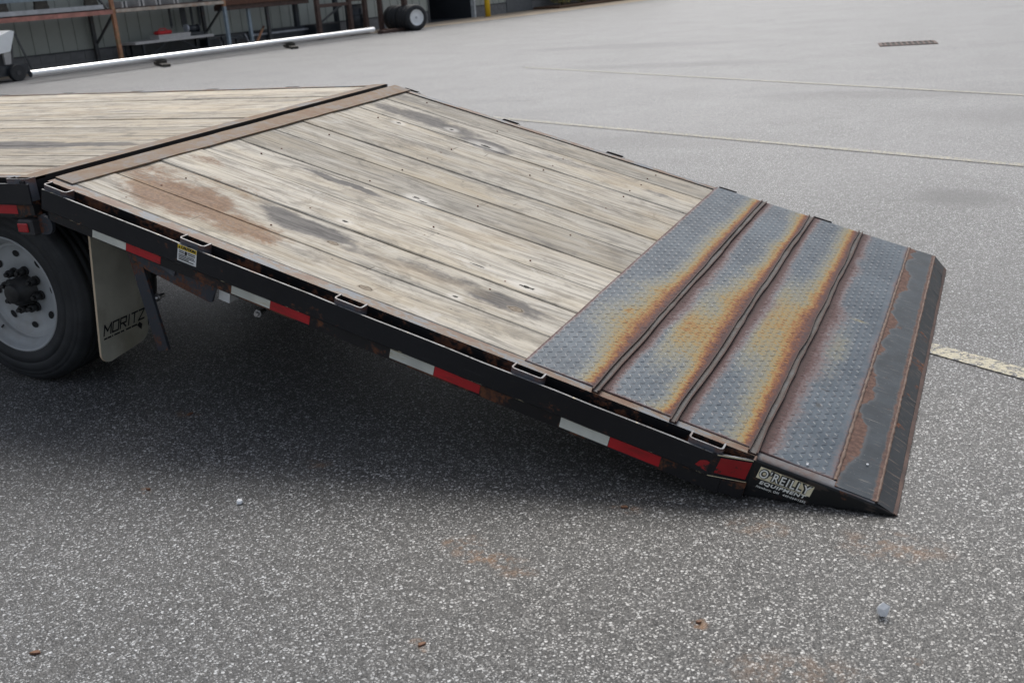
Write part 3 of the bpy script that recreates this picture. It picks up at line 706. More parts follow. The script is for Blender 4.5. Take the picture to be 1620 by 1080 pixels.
for i in range(40):
    va, vb = -.034+2.488*i/40, -.034+2.488*(i+1)/40; qa = []
    for v, f in ((va, 0), (vb, 0), (vb, .12+.16*float(fbm(np.array([vb*6.0]), np.array([3.0]), 3)[0])), (va, .12+.16*float(fbm(np.array([va*6.0]), np.array([3.0]), 3)[0]))):
        t_ = toe(v); qa.append((t_[0]+(3.0165-t_[0])*f+.0006, v, t_[2]+(.003-t_[2])*f+.0006))
    poly(bm, qa)
bmesh.ops.remove_doubles(bm, verts=bm.verts[:], dist=1e-5); build('toe_edge', bm, M['rust_dk'], tr, RF)
bead(2.8955, .0, 2.45, .003, .0042, M['weld']); bead(3.016, -.03, 2.45, .0025, .0035, M['weld'])
def cheek(v, s, name='side_cheek'):
    pts = [(2.672, -.012)]
    top = [(2.672, -.001), (2.80, .001), (2.95, .003), (3.012, .003)]
    t = toe(v); bot = [(t[0]-.004, t[2]+.001)]
    for u in (2.95, 2.85, 2.75, 2.672): bot.append((u, ramp_w_at_ground(u, v, .006)))
    out = top+bot; bm = bmesh.new(); r = .011
    # outer face slightly inset at the top to give the rolled edge
    o1 = [bm.verts.new((u, v+s*(r if i < 4 else 0), w)) for i, (u, w) in enumerate(out)]
    mid = [bm.verts.new((u, v+s*.0025, w-.005)) for (u, w) in top]; mid2 = [bm.verts.new((u, v, w-.012)) for (u, w) in top]
    lo = [bm.verts.new((u, v, w)) for (u, w) in bot]
    inn = [bm.verts.new((u, v+s*.038, w)) for (u, w) in top]
    for i in range(3):
        for A, B, mi in ((inn, o1, 1), (o1, mid, 1), (mid, mid2, 0)):
            f = bm.faces.new((A[i], A[i+1], B[i+1], B[i])); f.material_index = mi; f.smooth = True
    bm.faces.new(mid2+lo)
    f = bm.faces.new((o1[3], mid[3], mid2[3], lo[0])); f.material_index = 0
    bmesh.ops.recalc_face_normals(bm, faces=bm.faces[:])
    return build(name, bm, [M['box_side'], M['edge_box']], tr, RF)
M['edge_box'] = rustmat('rubbed_steel_top_edge', (.17, .185, .215), (.12, .115, .12), (.11, .06, .045), 8)
cheek_near = cheek(-.0375, 1); cheek(2.4585, -1)
# lower rail piece running into the ground before the cheek
bm = bmesh.new(); prism(bm, [(2.598, -.09), (2.6715, -.09), (2.6715, ramp_w_at_ground(2.6715, -.05, .006)), (2.598, ramp_w_at_ground(2.598, -.05, .02))], -.062, -.037, 'y')
build('side_gusset', bm, M['black_frame'], tr, RF)
bead(2.6725, -.06, -.03, .0, .003, M['weld'], 8)

# reflective tape
for a, b_, c_ in ((.274, .425, .577), (.875, 1.033, 1.190), (1.495, 1.657, 1.821), (2.095, 2.256, 2.420)):
    for x0, x1, mt, lb in ((a, b_, 'tape_white', 'dirty white reflective strip'), (b_, c_, 'tape_red', 'red reflective strip')):
        bt = -.125-.008*(x0/2.4)
        bm = bmesh.new(); box(bm, (x0+.0008, -.0672, bt), (x1-.0008, -.0662, -.0915)); o = build('reflector_tape', bm, M[mt], low_near); o['label'] = lb
bm = bmesh.new(); box(bm, (-.42, -.0672, -.126), (-.272, -.0662, -.0925)); o = build('reflector_tape', bm, M['tape_white'], low_md); o['label'] = 'dirty white reflective strip'
bm = bmesh.new(); box(bm, (-.270, -.0672, -.126), (-.113, -.0662, -.0925)); o = build('reflector_tape', bm, M['tape_red'], low_md); o['label'] = 'red reflective strip'
def bendpt(f, w, off=.0012): return (2.562+(2.672-2.562)*f-off*.4, -.0845+.0475*f-off, w)
bm = bmesh.new(); poly(bm, [bendpt(.14, -.074), bendpt(.93, -.079), bendpt(.97, -.020), bendpt(.20, -.022)]); o = build('reflector_tape', bm, M['tape_red_torn'], rail_near); o['label'] = 'torn red reflective strip on the bent rail end'
bm = bmesh.new(); poly(bm, [(2.520, -.0862, -.066), (2.556, -.0862, -.074), (2.558, -.0862, -.042), (2.546, -.0862, -.040), (2.530, -.0862, -.048)]); o = build('reflector_tape', bm, M['tape_red_torn'], rail_near); o['label'] = 'torn scrap of red reflective strip'
bm = bmesh.new(); poly(bm, [bendpt(.0, -.0865), bendpt(.98, -.0885), bendpt(.98, -.0865), bendpt(.0, -.0845)]); build('paint_chip_line', bm, M['cream'], rail_near)
bm = bmesh.new(); poly(bm, [bendpt(.1, -.0155), bendpt(.98, -.0150), bendpt(.98, -.0120), bendpt(.1, -.0125)]); build('paint_chip_line', bm, M['cream'], rail_near)

# caution label on the rail
bm = bmesh.new(); box(bm, (.661, -.0862, -.073), (.740, -.0853, -.0135)); lab = build('caution_label', bm, M['label_white'], rail_near)
bm = bmesh.new(); box(bm, (.6615, -.0868, -.029), (.7395, -.0863, -.014)); build('caution_header', bm, M['yellow'], rail_near)
text('caution_text', 'CAUTION', .01, M['ink'], rail_near, None, (.675, -.0870, -.0258), (1, 0, 0), (0, 0, 1), 0, .0006, width=.060)
bm = bmesh.new(); poly(bm, [(.664, -.0872, -.0265), (.673, -.0872, -.0265), (.6685, -.0872, -.0165)])
for i, (x0, x1, z) in enumerate(((.668, .688, -.036), (.704, .735, -.036), (.668, .69, -.042), (.706, .735, -.042), (.667, .700, -.050), (.703, .732, -.050), (.667, .735, -.056), (.668, .71, -.062), (.668, .73, -.067))):
    poly(bm, [(x0, -.0872, z), (x1, -.0872, z), (x1, -.0872, z+.003), (x0, -.0872, z+.003)])
box(bm, (.692, -.0872, -.045), (.701, -.0868, -.032))
build('caution_print', bm, M['ink'], rail_near)

# dealer decal on the near cheek
vq = -.0382
bm = bmesh.new(); poly(bm, [(2.690, vq, -.060), (2.846, vq, -.056), (2.850, vq, -.020), (2.694, vq, -.021)]); build('decal_panel', bm, M['cream'], cheek_near)
text('decal_lettering', "O'REILLY", .04, M['ink'], cheek_near, None, (2.6935, vq-.0006, -.0570), (1, 0, .02), (.05, 0, 1), .06, .0042, 1.16, .1525, fit_h=.0345)
text('decal_lettering', "O'REILLY", .04, M['cream_lt'], cheek_near, None, (2.6956, vq-.0012, -.0547), (1, 0, .02), (.05, 0, 1), .06, .0007, 1.2, .1468, fit_h=.0292)
text('decal_lettering', "EQUIPMENT", .02, M['cream_lt'], cheek_near, None, (2.7035, vq-.0006, -.0775), (1, 0, .06), (.1, 0, 1), .12, .0007, 1.15, .133, fit_h=.0135)
text('decal_lettering', "Newbury, OH   440\u2022564\u20221252", .012, M['cream_lt'], cheek_near, None, (2.6985, vq-.0006, -.0915), (1, 0, .06), (.1, 0, 1), .12, .0002, 1.1, .142, fit_h=.0095)

# marker lamp, rusty tab, mud flap, lever, bracket
bm = bmesh.new(); box(bm, (-.118, -.078, -.205), (-.045, -.030, -.145), bev=.006); mk = build('marker_lamp', bm, M['rubber_grey'], tr, MD)
bm = bmesh.new(); box(bm, (-.112, -.086, -.190), (-.062, -.0785, -.157), bev=.003); build('lens', bm, M['lens'], mk)
bm = bmesh.new(); pts = [(-.044, -.142), (-.044, -.205)]+[(-.015+.034*math.cos(q), -.172+.034*math.sin(q)) for q in np.linspace(-PI/2, PI/2, 9)]+[(-.02, -.130)]
prism(bm, pts, -.045, -.030, 'y'); build('rusty_tab', bm, M['rusty_black'], tr, MD)

bm = bmesh.new(); pr = [(.13, .70), (.13, .20)]+[(.13+.05-.05*math.cos(q), .175-.05*math.sin(q)) for q in np.linspace(.2, PI/2, 6)]+[(.40-.05+.05*math.sin(q), .195-.05*math.cos(q)) for q in np.linspace(.1, PI/2, 6)]+[(.40, .70)]
fx = lambda z: -.095+.09*(z-.12)/.57
a = [bm.verts.new((fx(z)+.012, y, z)) for y, z in pr]; b_ = [bm.verts.new((fx(z)+.002, y, z)) for y, z in pr]; n = len(pr)
for i in range(n): f = bm.faces.new((a[i], a[(i+1) % n], b_[(i+1) % n], b_[i])); f.material_index = 1
bm.faces.new(a[::-1]); bm.faces.new(b_); bmesh.ops.recalc_face_normals(bm, faces=bm.faces[:])
flap = build('mud_flap', bm, [M['flap'], M['flap_edge']], tr, LF)
ft = lambda y, z, o=.0135: (fx(z)+o, y, z)
tz = Vector((fx(.4)-fx(.3), 0, .1)).normalized()
GL = {'M': [(0, 0, 0, 1), (0, 1, .5, .35), (.5, .35, 1, 1), (1, 1, 1, 0)], 'O': [(0, 0, 0, 1), (0, 1, 1, 1), (1, 1, 1, 0), (1, 0, 0, 0)], 'R': [(0, 0, 0, 1), (0, 1, 1, 1), (1, 1, 1, .45), (1, .45, 0, .45), (.45, .45, 1, 0)],
      'I': [(.5, 0, .5, 1)], 'T': [(0, 1, 1, 1), (.5, 1, .5, 0)], 'Z': [(0, 1, 1, 1), (1, 1, 0, 0), (0, 0, 1, 0)]}
bm = bmesh.new(); x0 = 0
for li, (ch, wd_) in enumerate(zip('MORITZ', (1.15, 1, 1, .35, 1, 1))):
    for (ax, ay, bx, by) in GL[ch]:
        A = Vector((x0+ax*wd_*.80, ay)); B = Vector((x0+bx*wd_*.80, by)); d = (B-A).normalized(); n = Vector((-d.y, d.x))*.085; A -= d*.085; B += d*.085
        q = []
        for pt in (A-n, B-n, B+n, A+n):
            yy = .152+(pt.x+.22*pt.y)*.0395; z_ = .245+pt.y*.040; q.append(ft(yy, z_, .0133+.00004*len(bm.faces)))
        poly(bm, q)
    x0 += wd_*.80+.26
build('flap_lettering', bm, M['ink'], flap)
bm = bmesh.new()
for y0, y1 in ((.150, .168), (.170, .190), (.194, .200), (.206, .238), (.242, .262), (.272, .300), (.304, .335)): poly(bm, [ft(y0, .226), ft(y1, .226), ft(y1, .233), ft(y0, .233)])
poly(bm, [ft(.335, .226), ft(.358, .200), ft(.366, .222), ft(.350, .236)]); build('flap_print', bm, M['ink'], flap)

bm = bmesh.new(); beam(bm, (.425, -.030, -.135), (.582, -.030, -.478), .012, .052)
cyl(bm, (.440, -.038, -.168), (.440, -.018, -.168), .012, 10)
lev = build('support_lever', bm, M['rusty_black'], tr, RF)
bm = bmesh.new(); cyl(bm, (.437, -.044, -.165), (.437, -.030, -.165), .013, 6); build('pivot_bolt', bm, M['hub'], lev)
bm = bmesh.new(); prism(bm, [(.44, -.125), (.832, -.125), (.80, -.142), (.788, -.200), (.775, -.205), (.50, -.178), (.44, -.16)], -.050, -.040, 'y'); build('latch_bracket', bm, M['rusty_black'], tr, RF)
bm = bmesh.new(); box(bm, (.575, -.058, -.150), (.635, -.0505, -.098), rot=Matrix.Rotation(.25, 3, 'Y')); build('latch_plate', bm, M['pocket'], tr, RF)
bm = bmesh.new(); box(bm, (.80, -.03, -.190), (.845, .02, -.14)); build('wiring_box', bm, M['label_white'], tr, RF)
for u, w in ((.517, -.298), (.948, -.199)):
    bm = bmesh.new(); cyl(bm, (u, -.02, w), (u, .03, w), .008, 8); cyl(bm, (u, -.008, w), (u, .002, w), .015, 6); build('bolt', bm, M['bolt'], tr, RF)
# under-frame
def ubox(name, a, b, fr, mat='under'):
    bm = bmesh.new(); box(bm, a, b); return build(name, bm, M[mat], tr, fr)
for v in (.42, 1.95):  # beams made deeper to block far-side light under the trailer
    bm = bmesh.new(); prism(bm, [(.02, -.041), (2.88, -.041), (2.88, -.075), (2.45, ramp_w_at_ground(2.45, v, .02)), (1.2, -.30), (.02, -.36)], v, v+.09, 'y'); build('main_beam', bm, M['under'], tr, RF)
    ubox('main_beam', (-6, v, -.44), (-.06, v+.09, -.041), MD)
for i in range(4): ubox('cross_member', (.28+.47*i, -.024, -.11), (.34+.47*i, 2.44, -.0405), RF)
for i in range(10): ubox('cross_member', (-.5-.55*i, -.024, -.12), (-.43-.55*i, 2.44, -.0405), MD)
ubox('light_block_beam', (.06, .30, -.47), (.10, 2.2, -.11), MD); ubox('light_block_plate', (.45, .95, -.42), (.49, 2.0, -.12), RF)  # unseen plates added to block light and deepen the shade under the trailer
bm = bmesh.new(); cyl(bm, (-.48, .2, .404), (-.48, 2.25, .404), .065, 14); build('axle', bm, M['under'], tr, LF)
for y in (.50, 1.90): ubox('suspension_hanger', (-1.0, y, .40), (-.05, y+.10, .62), LF)

# wheels: tyre, rim, hub, nuts
wl_ = bpy.data.objects.new('wheel', None); COL.objects.link(wl_); wl_.parent = tr; wl_.location = (-.48, -1.2+.105, .404); wl_.rotation_euler = (0, .35, 0)
R = .3835
prof = [(.228, .030), (.236, .012), (.244, .006), (.262, .006), (.268, .003), (.290, .0), (.292, .0022), (.296, .0022), (.298, .0), (.330, .004), (.333, .0065), (.336, .005), (.348, .009), (.351, .012), (.354, .0105), (.366, .018), (.374, .028), (.3805, .040)]
y = .040
for g in range(4): prof += [(R, y+.004), (R, y+.026), (R-.011, y+.028), (R-.011, y+.034)]; y += .034
prof += [(R, y+.004), (.3805, .172), (.372, .186), (.35, .198), (.29, .212), (.25, .206), (.228, .19)]
bm = bmesh.new(); lathe(bm, prof, 96); ty = build('tyre', bm, M['tyre'], wl_)
# moulded sidewall lettering blocks
bm = bmesh.new()
for k in range(14):
    q0 = -2.2+k*.055 if k < 7 else .7+(k-7)*.06
    for r0, r1 in ((.308, .322),):
        pts = [(r0*math.cos(q0), .0008, r0*math.sin(q0)), (r1*math.cos(q0+.003), .0012, r1*math.sin(q0+.003)), (r1*math.cos(q0+.03), .0012, r1*math.sin(q0+.03)), (r0*math.cos(q0+.033), .0008, r0*math.sin(q0+.033))]
        poly(bm, pts)
build('sidewall_moulding', bm, M['tyre'], wl_)
bm = bmesh.new(); lathe(bm, [(.246, .013), (.246, .006), (.240, .003), (.236, .008), (.231, .022), (.222, .040), (.207, .052), (.204, .060), (.206, .068), (.200, .074), (.192, .070), (.188, .074), (.183, .080), (.150, .083), (.110, .083), (.106, .086), (.0, .086)], 80)
rim_o = build('rim', bm, M['rim'], wl_)
bm = bmesh.new()
for k in range(8):
    q = PI/8+k*PI/4; c = Vector((.153*math.cos(q), .0845, .153*math.sin(q))); t1 = Vector((-math.sin(q), 0, math.cos(q))); r1 = Vector((math.cos(q), 0, math.sin(q)))
    bm2 = bmesh.new(); ring = [c+t1*.0205*math.cos(w)+r1*.0150*math.sin(w) for w in np.linspace(0, 2*PI, 17)[:-1]]
    out = [bm2.verts.new(p+Vector((0, -.0046, 0))) for p in ring]; inn = [bm2.verts.new(c+(p-c)*.93+Vector((0, -.0038, 0))) for p in ring]; out0 = [bm2.verts.new(c+(p-c)*1.05) for p in ring]
    for i in range(16):
        bm2.faces.new((out0[i], out0[(i+1) % 16], out[(i+1) % 16], out[i])); bm2.faces.new((out[i], out[(i+1) % 16], inn[(i+1) % 16], inn[i]))
    f = bm2.faces.new(inn); f.material_index = 1
    bmesh.ops.recalc_face_normals(bm2, faces=bm2.faces[:]); build('hand_hole', bm2, [M['rim'], M['dark']], wl_)
bm.free()
bm = bmesh.new(); lathe(bm, [(.0, .005), (.034, .005), (.040, .009), (.042, .030), (.058, .034), (.060, .080), (.068, .084)], 32); build('hub', bm, M['hub'], wl_)
for k in range(8):
    q = k*PI/4+.1; c = (.0826*math.cos(q), .0826*math.sin(q)); bm = bmesh.new()
    cyl(bm, (c[0], .046, c[1]), (c[0], .084, c[1]), .016, 6); cyl(bm, (c[0], .075, c[1]), (c[0], .084, c[1]), .020, 14); cyl(bm, (c[0], .034, c[1]), (c[0], .046, c[1]), .009, 8); build('lug_nut', bm, M['hub'], wl_)
bm = bmesh.new(); cyl(bm, (.215*math.cos(-1.95), .040, .215*math.sin(-1.95)), (.188*math.cos(-1.9), .030, .188*math.sin(-1.9)), .004, 8); build('valve_stem', bm, M['hub'], wl_)
def copy_wheel(loc, rz):
    w = wl_.copy(); COL.objects.link(w); w.parent = tr; w.location = loc; w.rotation_euler = (0, .8, rz)
    for c in list(wl_.children):
        d = c.copy(); COL.objects.link(d); d.parent = w
    return w
copy_wheel((-.48, -1.2+.565, .404), PI); copy_wheel((-.48, -1.2+2.315, .404), PI); copy_wheel((-.48, -1.2+1.86, .404), 0)

# ------------------------------------------------------------------ small things on the ground
def chunk(name, x, y, rx, ry, rz, mat, label, cat, seed, group=None):
    r = random.Random(seed); bm = bmesh.new(); bmesh.ops.create_icosphere(bm, subdivisions=1, radius=1)
    for v in bm.verts:
        k = r.uniform(.62, 1.22); v.co = Vector((v.co.x*rx*k, v.co.y*ry*k, v.co.z*rz*k))
    o = build(name, bm, mat); o.location = (x, y, rz*.75); return tag(o, label, cat, group)
chunk('glass_chunk', 2.955, -.525, .015, .019, .024, M['stone'], 'pale frosted chunk standing on the asphalt in the lower right foreground', 'rubble chunk', 3)
chunk('pebble', 1.078, -.512, .011, .010, .010, M['stone'], 'small white pebble on the grey asphalt in front of the trailer side', 'pebble', 5)
for (u, v, lb, sd_) in ((2.810, .022, 'tiny white pebble lying on the tread plate above the decal', 11), (2.967, .155, 'tiny white pebble lying on the smooth dark end plate', 12)):
    o = chunk('pebble', 0, 0, .0045, .0042, .0036, M['stone'], lb, 'pebble', sd_)
    q = tr.matrix_basis @ (Matrix.Translation(RF[0]) @ Euler(RF[1]).to_matrix().to_4x4() @ Vector((u, v, .0072))); o.location = q
for k, (x, y, sx, rz) in enumerate(((1.077, -1.303, .014, .5), (.724, -.524, .009, .2), (.43, .02, .014, 1.2), (2.214, -.20, .012, .3), (1.967, -.971, .011, .9), (2.558, -.683, .009, .1))):
    r = random.Random(50+k); bm = bmesh.new(); n = 9; t = [bm.verts.new((sx*math.cos(2*PI*i/n)*r.uniform(.5, 1.1), sx*.55*math.sin(2*PI*i/n)*r.uniform(.5, 1.1), .003+r.uniform(0, .004))) for i in range(n)]
    b_ = [bm.verts.new((v.co.x*1.05, v.co.y*1.05, .0005)) for v in t]; bm.faces.new(t)
    for i in range(n): bm.faces.new((t[i], b_[i], b_[(i+1) % n], t[(i+1) % n]))
    bmesh.ops.recalc_face_normals(bm, faces=bm.faces[:]); o = build('rust_flake', bm, M['flake']); o.location = (x, y, 0); o.rotation_euler = (0, 0, rz)
    tag(o, ('rust brown flake in the lower left corner of the asphalt', 'rust brown flake on the asphalt left of the white pebble', 'rust brown flake in the shadow edge in front of the wheel and flap', 'rust brown flake just in front of the bent rail end', 'rust brown flake at the bottom middle of the foreground asphalt', 'rust brown flake on the asphalt left of the pale frosted chunk')[k], 'debris', 'rust flakes scattered on the asphalt')
# drain grate far across the lot
dg = emp('drain_grate', 'dark iron drain grate set in the far asphalt', 'drain', (1.74, 15.2, 0), .15)
bm = bmesh.new(); box(bm, (-.42, -.30, .001), (.42, -.25, .012)); box(bm, (-.42, .25, .001), (.42, .30, .012)); box(bm, (-.42, -.25, .001), (-.37, .25, .012)); box(bm, (.37, -.25, .001), (.42, .25, .012)); build('frame', bm, M['rust_dk'], dg)
bm = bmesh.new(); box(bm, (-.37, -.25, .0005), (.37, .25, .003)); build('pit', bm, M['dark'], dg)
for i in range(9): bm = bmesh.new(); box(bm, (-.34+.08*i, -.25, .003), (-.31+.08*i, .25, .011)); build('bar', bm, M['rust_dk'], dg)

# ------------------------------------------------------------------ background: warehouse and what stands along it
B0 = Vector((-18.0, 15.8, 0)); TA = math.atan2(.983, .183); T_ = Vector((math.cos(TA), math.sin(TA), 0)); N_ = Vector((T_.y, -T_.x, 0))
def bpt(s, off, z=0): p = B0+T_*s+N_*off; return (p.x, p.y, z)
def bthing(name, label, cat, s, off, group=None): return emp(name, label, cat, bpt(s, off), TA, group)
# inside a bthing: local x = along the wall, local y = -off (into the wall), z up
M['siding'] = plain('grey_green_siding', (.34, .365, .335), .5, .0, .08, 1.5, (.22, .22, .19), .8, .4)
M['block'] = plain('painted_block', (.17, .175, .18), .8, 0, .18, 4, (.11, .10, .09), 2, .5, .3)
M['mortar'] = plain('mortar', (.12, .12, .12), .9)
M['trim'] = plain('dark_trim', (.05, .055, .06), .6)
M['jamb'] = plain('pale_jamb', (.62, .66, .68), .5)
M['grey_door'] = plain('grey_steel_door', (.11, .12, .13), .5, 0, .1)
M['concrete'] = plain('warm_concrete', (.40, .33, .25), .85, 0, .15, 1.2, (.25, .19, .13), 2, .5)
M['orange'] = plain('faded_orange_rack', (.42, .20, .11), .55, 0, .3, 7, (.30, .25, .12), 5, .6)
M['pinkbeam'] = plain('faded_red_rack_beam', (.48, .21, .17), .55, 0, .25, 6, (.32, .17, .11), 5, .5)
M['palebeam'] = plain('faded_cream_rack_beam', (.50, .43, .36), .55, 0, .25, 5, (.38, .17, .08), 4, .6)
M['bluepost'] = plain('blue_grey_post', (.26, .32, .37), .5, 0, .2, 6)
M['darkpost'] = plain('dark_steel_post', (.055, .06, .065), .5, 0, .3, 6, RUSTD, 5, .6)
M['galv'] = plain('galvanised_steel', (.46, .47, .49), .42, .3, .15, 5)
M['whitepipe'] = plain('bright_aluminium_tube', (.90, .91, .92), .28, .85, .02)
M['timber'] = plain('dark_timber', (.055, .05, .042), .85, 0, .3, 12)
M['navy'] = plain('blue_black_steel', (.018, .024, .032), .4, 0, .3, 6)
M['silver'] = plain('dull_silver', (.36, .38, .42), .4, .3, .2)
M['white'] = plain('white_sheet', (.90, .92, .92), .5, 0, .05)
M['redp'] = plain('red_plastic', (.55, .025, .03), .4, 0, .25, 9)
M['offwhite'] = plain('off_white_board', (.48, .47, .46), .6, 0, .1)
M['bollard'] = plain('yellow_bollard', (.80, .52, .02), .45, 0, .06)
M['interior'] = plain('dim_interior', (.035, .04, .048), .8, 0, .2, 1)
M['roofm'] = plain('pale_roof_steel', (.4, .41, .42), .5)

wh = bthing('warehouse', 'grey green ribbed metal warehouse wall with low block base and dark open doorway', 'building', 0, 0)
def bld(name, bm, mat): return build(name, bm, mat, wh)
S0, S1, D0, D1, G0, G1, S2 = -9.0, 15.41, 15.41, 18.0, 20.12, 21.82, 34.0
ZB, ZT = .375, 4.6
PW = .383
def siding_mesh():
    bm = bmesh.new(); prof = [(0, 0), (PW-.045, 0), (PW-.035, -.022), (PW-.012, -.022), (PW-.002, 0), (PW-.002, .01), (0, .01)]
    prism(bm, prof, ZB+.02, ZT, 'z'); me = bpy.data.meshes.new('siding_panel'); bm.to_mesh(me); bm.free(); me.materials.append(M['siding']); return me
sme = siding_mesh()
def siding(a, b):
    n = int(round((b-a)/PW))
    for i in range(n):
        o = link('siding_panel', sme, wh); o.location = (a+i*(b-a)/n, 0, 0); o.scale = ((b-a)/n/PW*.999, 1, 1)
siding(.145-PW*24, D0-.05); siding(D1+.10, G0-.05); siding(G1+.05, S2)
bmk = bmesh.new(); box(bmk, (.004, -.012, .004), (.402, .10, .183)); bme = bpy.data.meshes.new('block'); bmk.to_mesh(bme); bmk.free(); bme.materials.append(M['block'])
for a, b in ((S0, D0-.05), (D1+.10, G0-.05), (G1+.05, S2)):
    bm = bmesh.new(); box(bm, (a, 0, 0), (b, .10, ZB)); bld('stem_wall', bm, M['mortar'])
    bm = bmesh.new(); box(bm, (a, -.030, ZB-.005), (b, .01, ZB+.028)); bld('base_trim', bm, M['trim'])
    for r_ in range(2):
        x = a-(.203 if r_ else 0)
        while x < b:
            lo, hi = max(x, a), min(x+.406, b)
            if hi-lo > .05:
                o = link('block', bme, wh); o.location = (lo, 0, r_*.185); o.scale = ((hi-lo)/.406, 1, 1)
            x += .406
bm = bmesh.new(); box(bm, (D0-.05, .01, 3.9), (D1+.10, .06, ZT)); bld('lintel_panel', bm, M['siding'])
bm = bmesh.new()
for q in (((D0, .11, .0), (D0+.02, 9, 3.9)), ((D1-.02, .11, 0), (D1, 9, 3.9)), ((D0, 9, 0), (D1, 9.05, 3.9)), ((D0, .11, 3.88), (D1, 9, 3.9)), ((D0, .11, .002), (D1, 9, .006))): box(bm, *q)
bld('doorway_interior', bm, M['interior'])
bm = bmesh.new(); box(bm, (D0-.07, -.04, 0), (D0, .11, 3.95)); bld('door_jamb', bm, M['trim'])
bm = bmesh.new(); box(bm, (D1, -.05, 0), (D1+.09, .11, 3.95)); bld('door_jamb', bm, M['jamb'])
bm = bmesh.new(); box(bm, (G0-.05, .0, 0), (G1+.05, .10, 2.6)); box(bm, (G0, -.02, .02), (G1, .0, 2.5)); d_ = bld('grey_door', bm, M['grey_door'])
bm = bmesh.new(); box(bm, (G0+.1, -.05, 1.0), (G0+.2, -.022, 1.06)); build('handle', bm, M['galv'], d_)
bm = bmesh.new(); box(bm, (G0-.05, .01, 2.62), (G1+.05, .06, ZT)); bld('lintel_panel', bm, M['siding'])
bm = bmesh.new(); box(bm, (S0-.3, -.5, ZT), (S2+.3, 14, ZT+.25)); bld('roof', bm, M['roofm'])
bm = bmesh.new(); box(bm, (S0, 13.8, 0), (S2, 14, ZT)); box(bm, (S0, .12, 0), (S0+.1, 13.8, ZT)); box(bm, (S2-.1, .12, 0), (S2, 13.8, ZT)); bld('rear_wall', bm, M['siding'])
# apron
bm = bmesh.new(); q = [bpt(9, 0, .004), bpt(9, 1.2, .004), bpt(15, 2.4, .004), bpt(22, 3.0, .004), bpt(34, 3.0, .004), bpt(34, 0, .004)]; poly(bm, q); tag(build('concrete_apron', bm, M['concrete']), kind='structure')
bm = bmesh.new(); q = [bpt(-9, 0, .003), bpt(-9, .9, .003), bpt(9, .9, .003), bpt(9, 0, .003)]; poly(bm, q); tag(build('concrete_footing', bm, M['concrete']), kind='structure')

# storage rack along the wall
def part(par, name, mat, *boxes, cyls=(), beams=()):
    bm = bmesh.new()
    for a, b in boxes: box(bm, a, b)
    for c in cyls: cyl(bm, *c)
    for c in beams: beam(bm, *c)
    return build(name, bm, mat, par)
rk = bthing('storage_rack', 'tall storage rack with faded red and cream beams against the warehouse wall', 'rack', 0, 0)
F_ = -1.0
part(rk, 'upright', M['orange'], ((2.03, F_-.04, 0), (2.12, F_+.04, 2.8)))
part(rk, 'upright', M['bluepost'], ((5.49, F_-.04, 0), (5.57, F_+.04, 1.14)))
part(rk, 'upright', M['orange'], ((5.49, F_-.04, 1.1405), (5.57, F_+.04, 2.8)))
part(rk, 'upright', M['pinkbeam'], ((-1.25, F_-.03, 0), (-1.19, F_+.03, 2.8)))
for s_ in (-1.2, 2.03, 5.5): part(rk, 'upright', M['darkpost'], ((s_-.04, -.16, 0), (s_+.05, -.08, 2.8)))
for s_ in (-1.2, 2.07, 5.53): part(rk, 'brace', M['darkpost'], beams=(((s_, -.12, .5), (s_, F_+.05, 1.15), .05, .04), ((s_, -.12, 1.9), (s_, F_+.05, 1.2), .05, .04)))
for z in (1.19, 2.45):
    part(rk, 'beam', M['pinkbeam'], ((-4.6, F_-.075, z), (2.025, F_-.042, z+.10))); part(rk, 'beam', M['palebeam'], ((2.125, F_-.070, z+.02), (5.485, F_-.042, z+.10)))
    part(rk, 'beam', M['darkpost'], ((-4.6, -.20, z), (5.5, -.165, z+.1)))
for i in range(5): part(rk, 'shelf_deck', M['rust_dk'], ((-4.6+2.02*i, F_, 1.292), (-2.62+2.02*i, -.2, 1.315)))
o = bthing('steel_channel', 'long pale grey steel channel lying on the red rack beam', 'steel stock', -4.5, 0); part(o, 'web', M['galv'], ((0, F_-.06, 1.32), (6.3, F_-.045, 1.42))); part(o, 'flange', M['galv'], ((0, F_-.045, 1.32), (6.3, F_+.05, 1.332)), ((0, F_-.045, 1.408), (6.3, F_+.05, 1.42)))
o = bthing('steel_tube', 'upper green grey steel tube above the long channel on the rack', 'steel stock', -4.5, 0); part(o, 'tube', M['bluepost'], ((0, F_-.05, 1.60), (5.2, F_+.05, 1.72))); part(o, 'end_cap', M['darkpost'], ((5.2, F_-.045, 1.605), (5.21, F_+.045, 1.715)))
for k, s_ in enumerate((-.95, .05, 1.35)):
    o = bthing('spacer_block', ('dark spacer block between channel and tube at the left end', 'dark spacer block between channel and tube in the middle', 'dark spacer block near the channel tip by the orange upright')[k], 'block', s_, 0); part(o, 'body', M['timber'], ((0, F_-.03, 1.42), (.35, F_+.05, 1.50))); part(o, 'top', M['timber'], ((.02, F_-.03, 1.5005), (.33, F_+.05, 1.598)))
for k, s_ in enumerate((2.35, 2.85, 3.35, 3.9)):
    o = bthing('pallet_block', ('%s pale block in the row on the cream rack beam' % ('first', 'second', 'third', 'fourth')[k]), 'block', s_, 0, 'blocks on the rack shelf'); part(o, 'body', M['offwhite'], ((0, F_-.02, 1.3155), (.16, F_+.6, 1.46))); part(o, 'strap', M['trim'], ((.05, F_-.024, 1.316), (.10, F_-.0205, 1.458)))
# brownish parts bin on the shelf to the right
o = bthing('rusty_bin', 'rust red steel stock on the shelf above the blue grey upright', 'steel stock', 5.6, 0); part(o, 'bar', M['rust_dk'], ((0, F_+.2, 1.03), (3.3, F_+.5, 1.16))); part(o, 'angle', M['rust'], ((0, F_+.15, 1.162), (3.2, F_+.45, 1.30)))
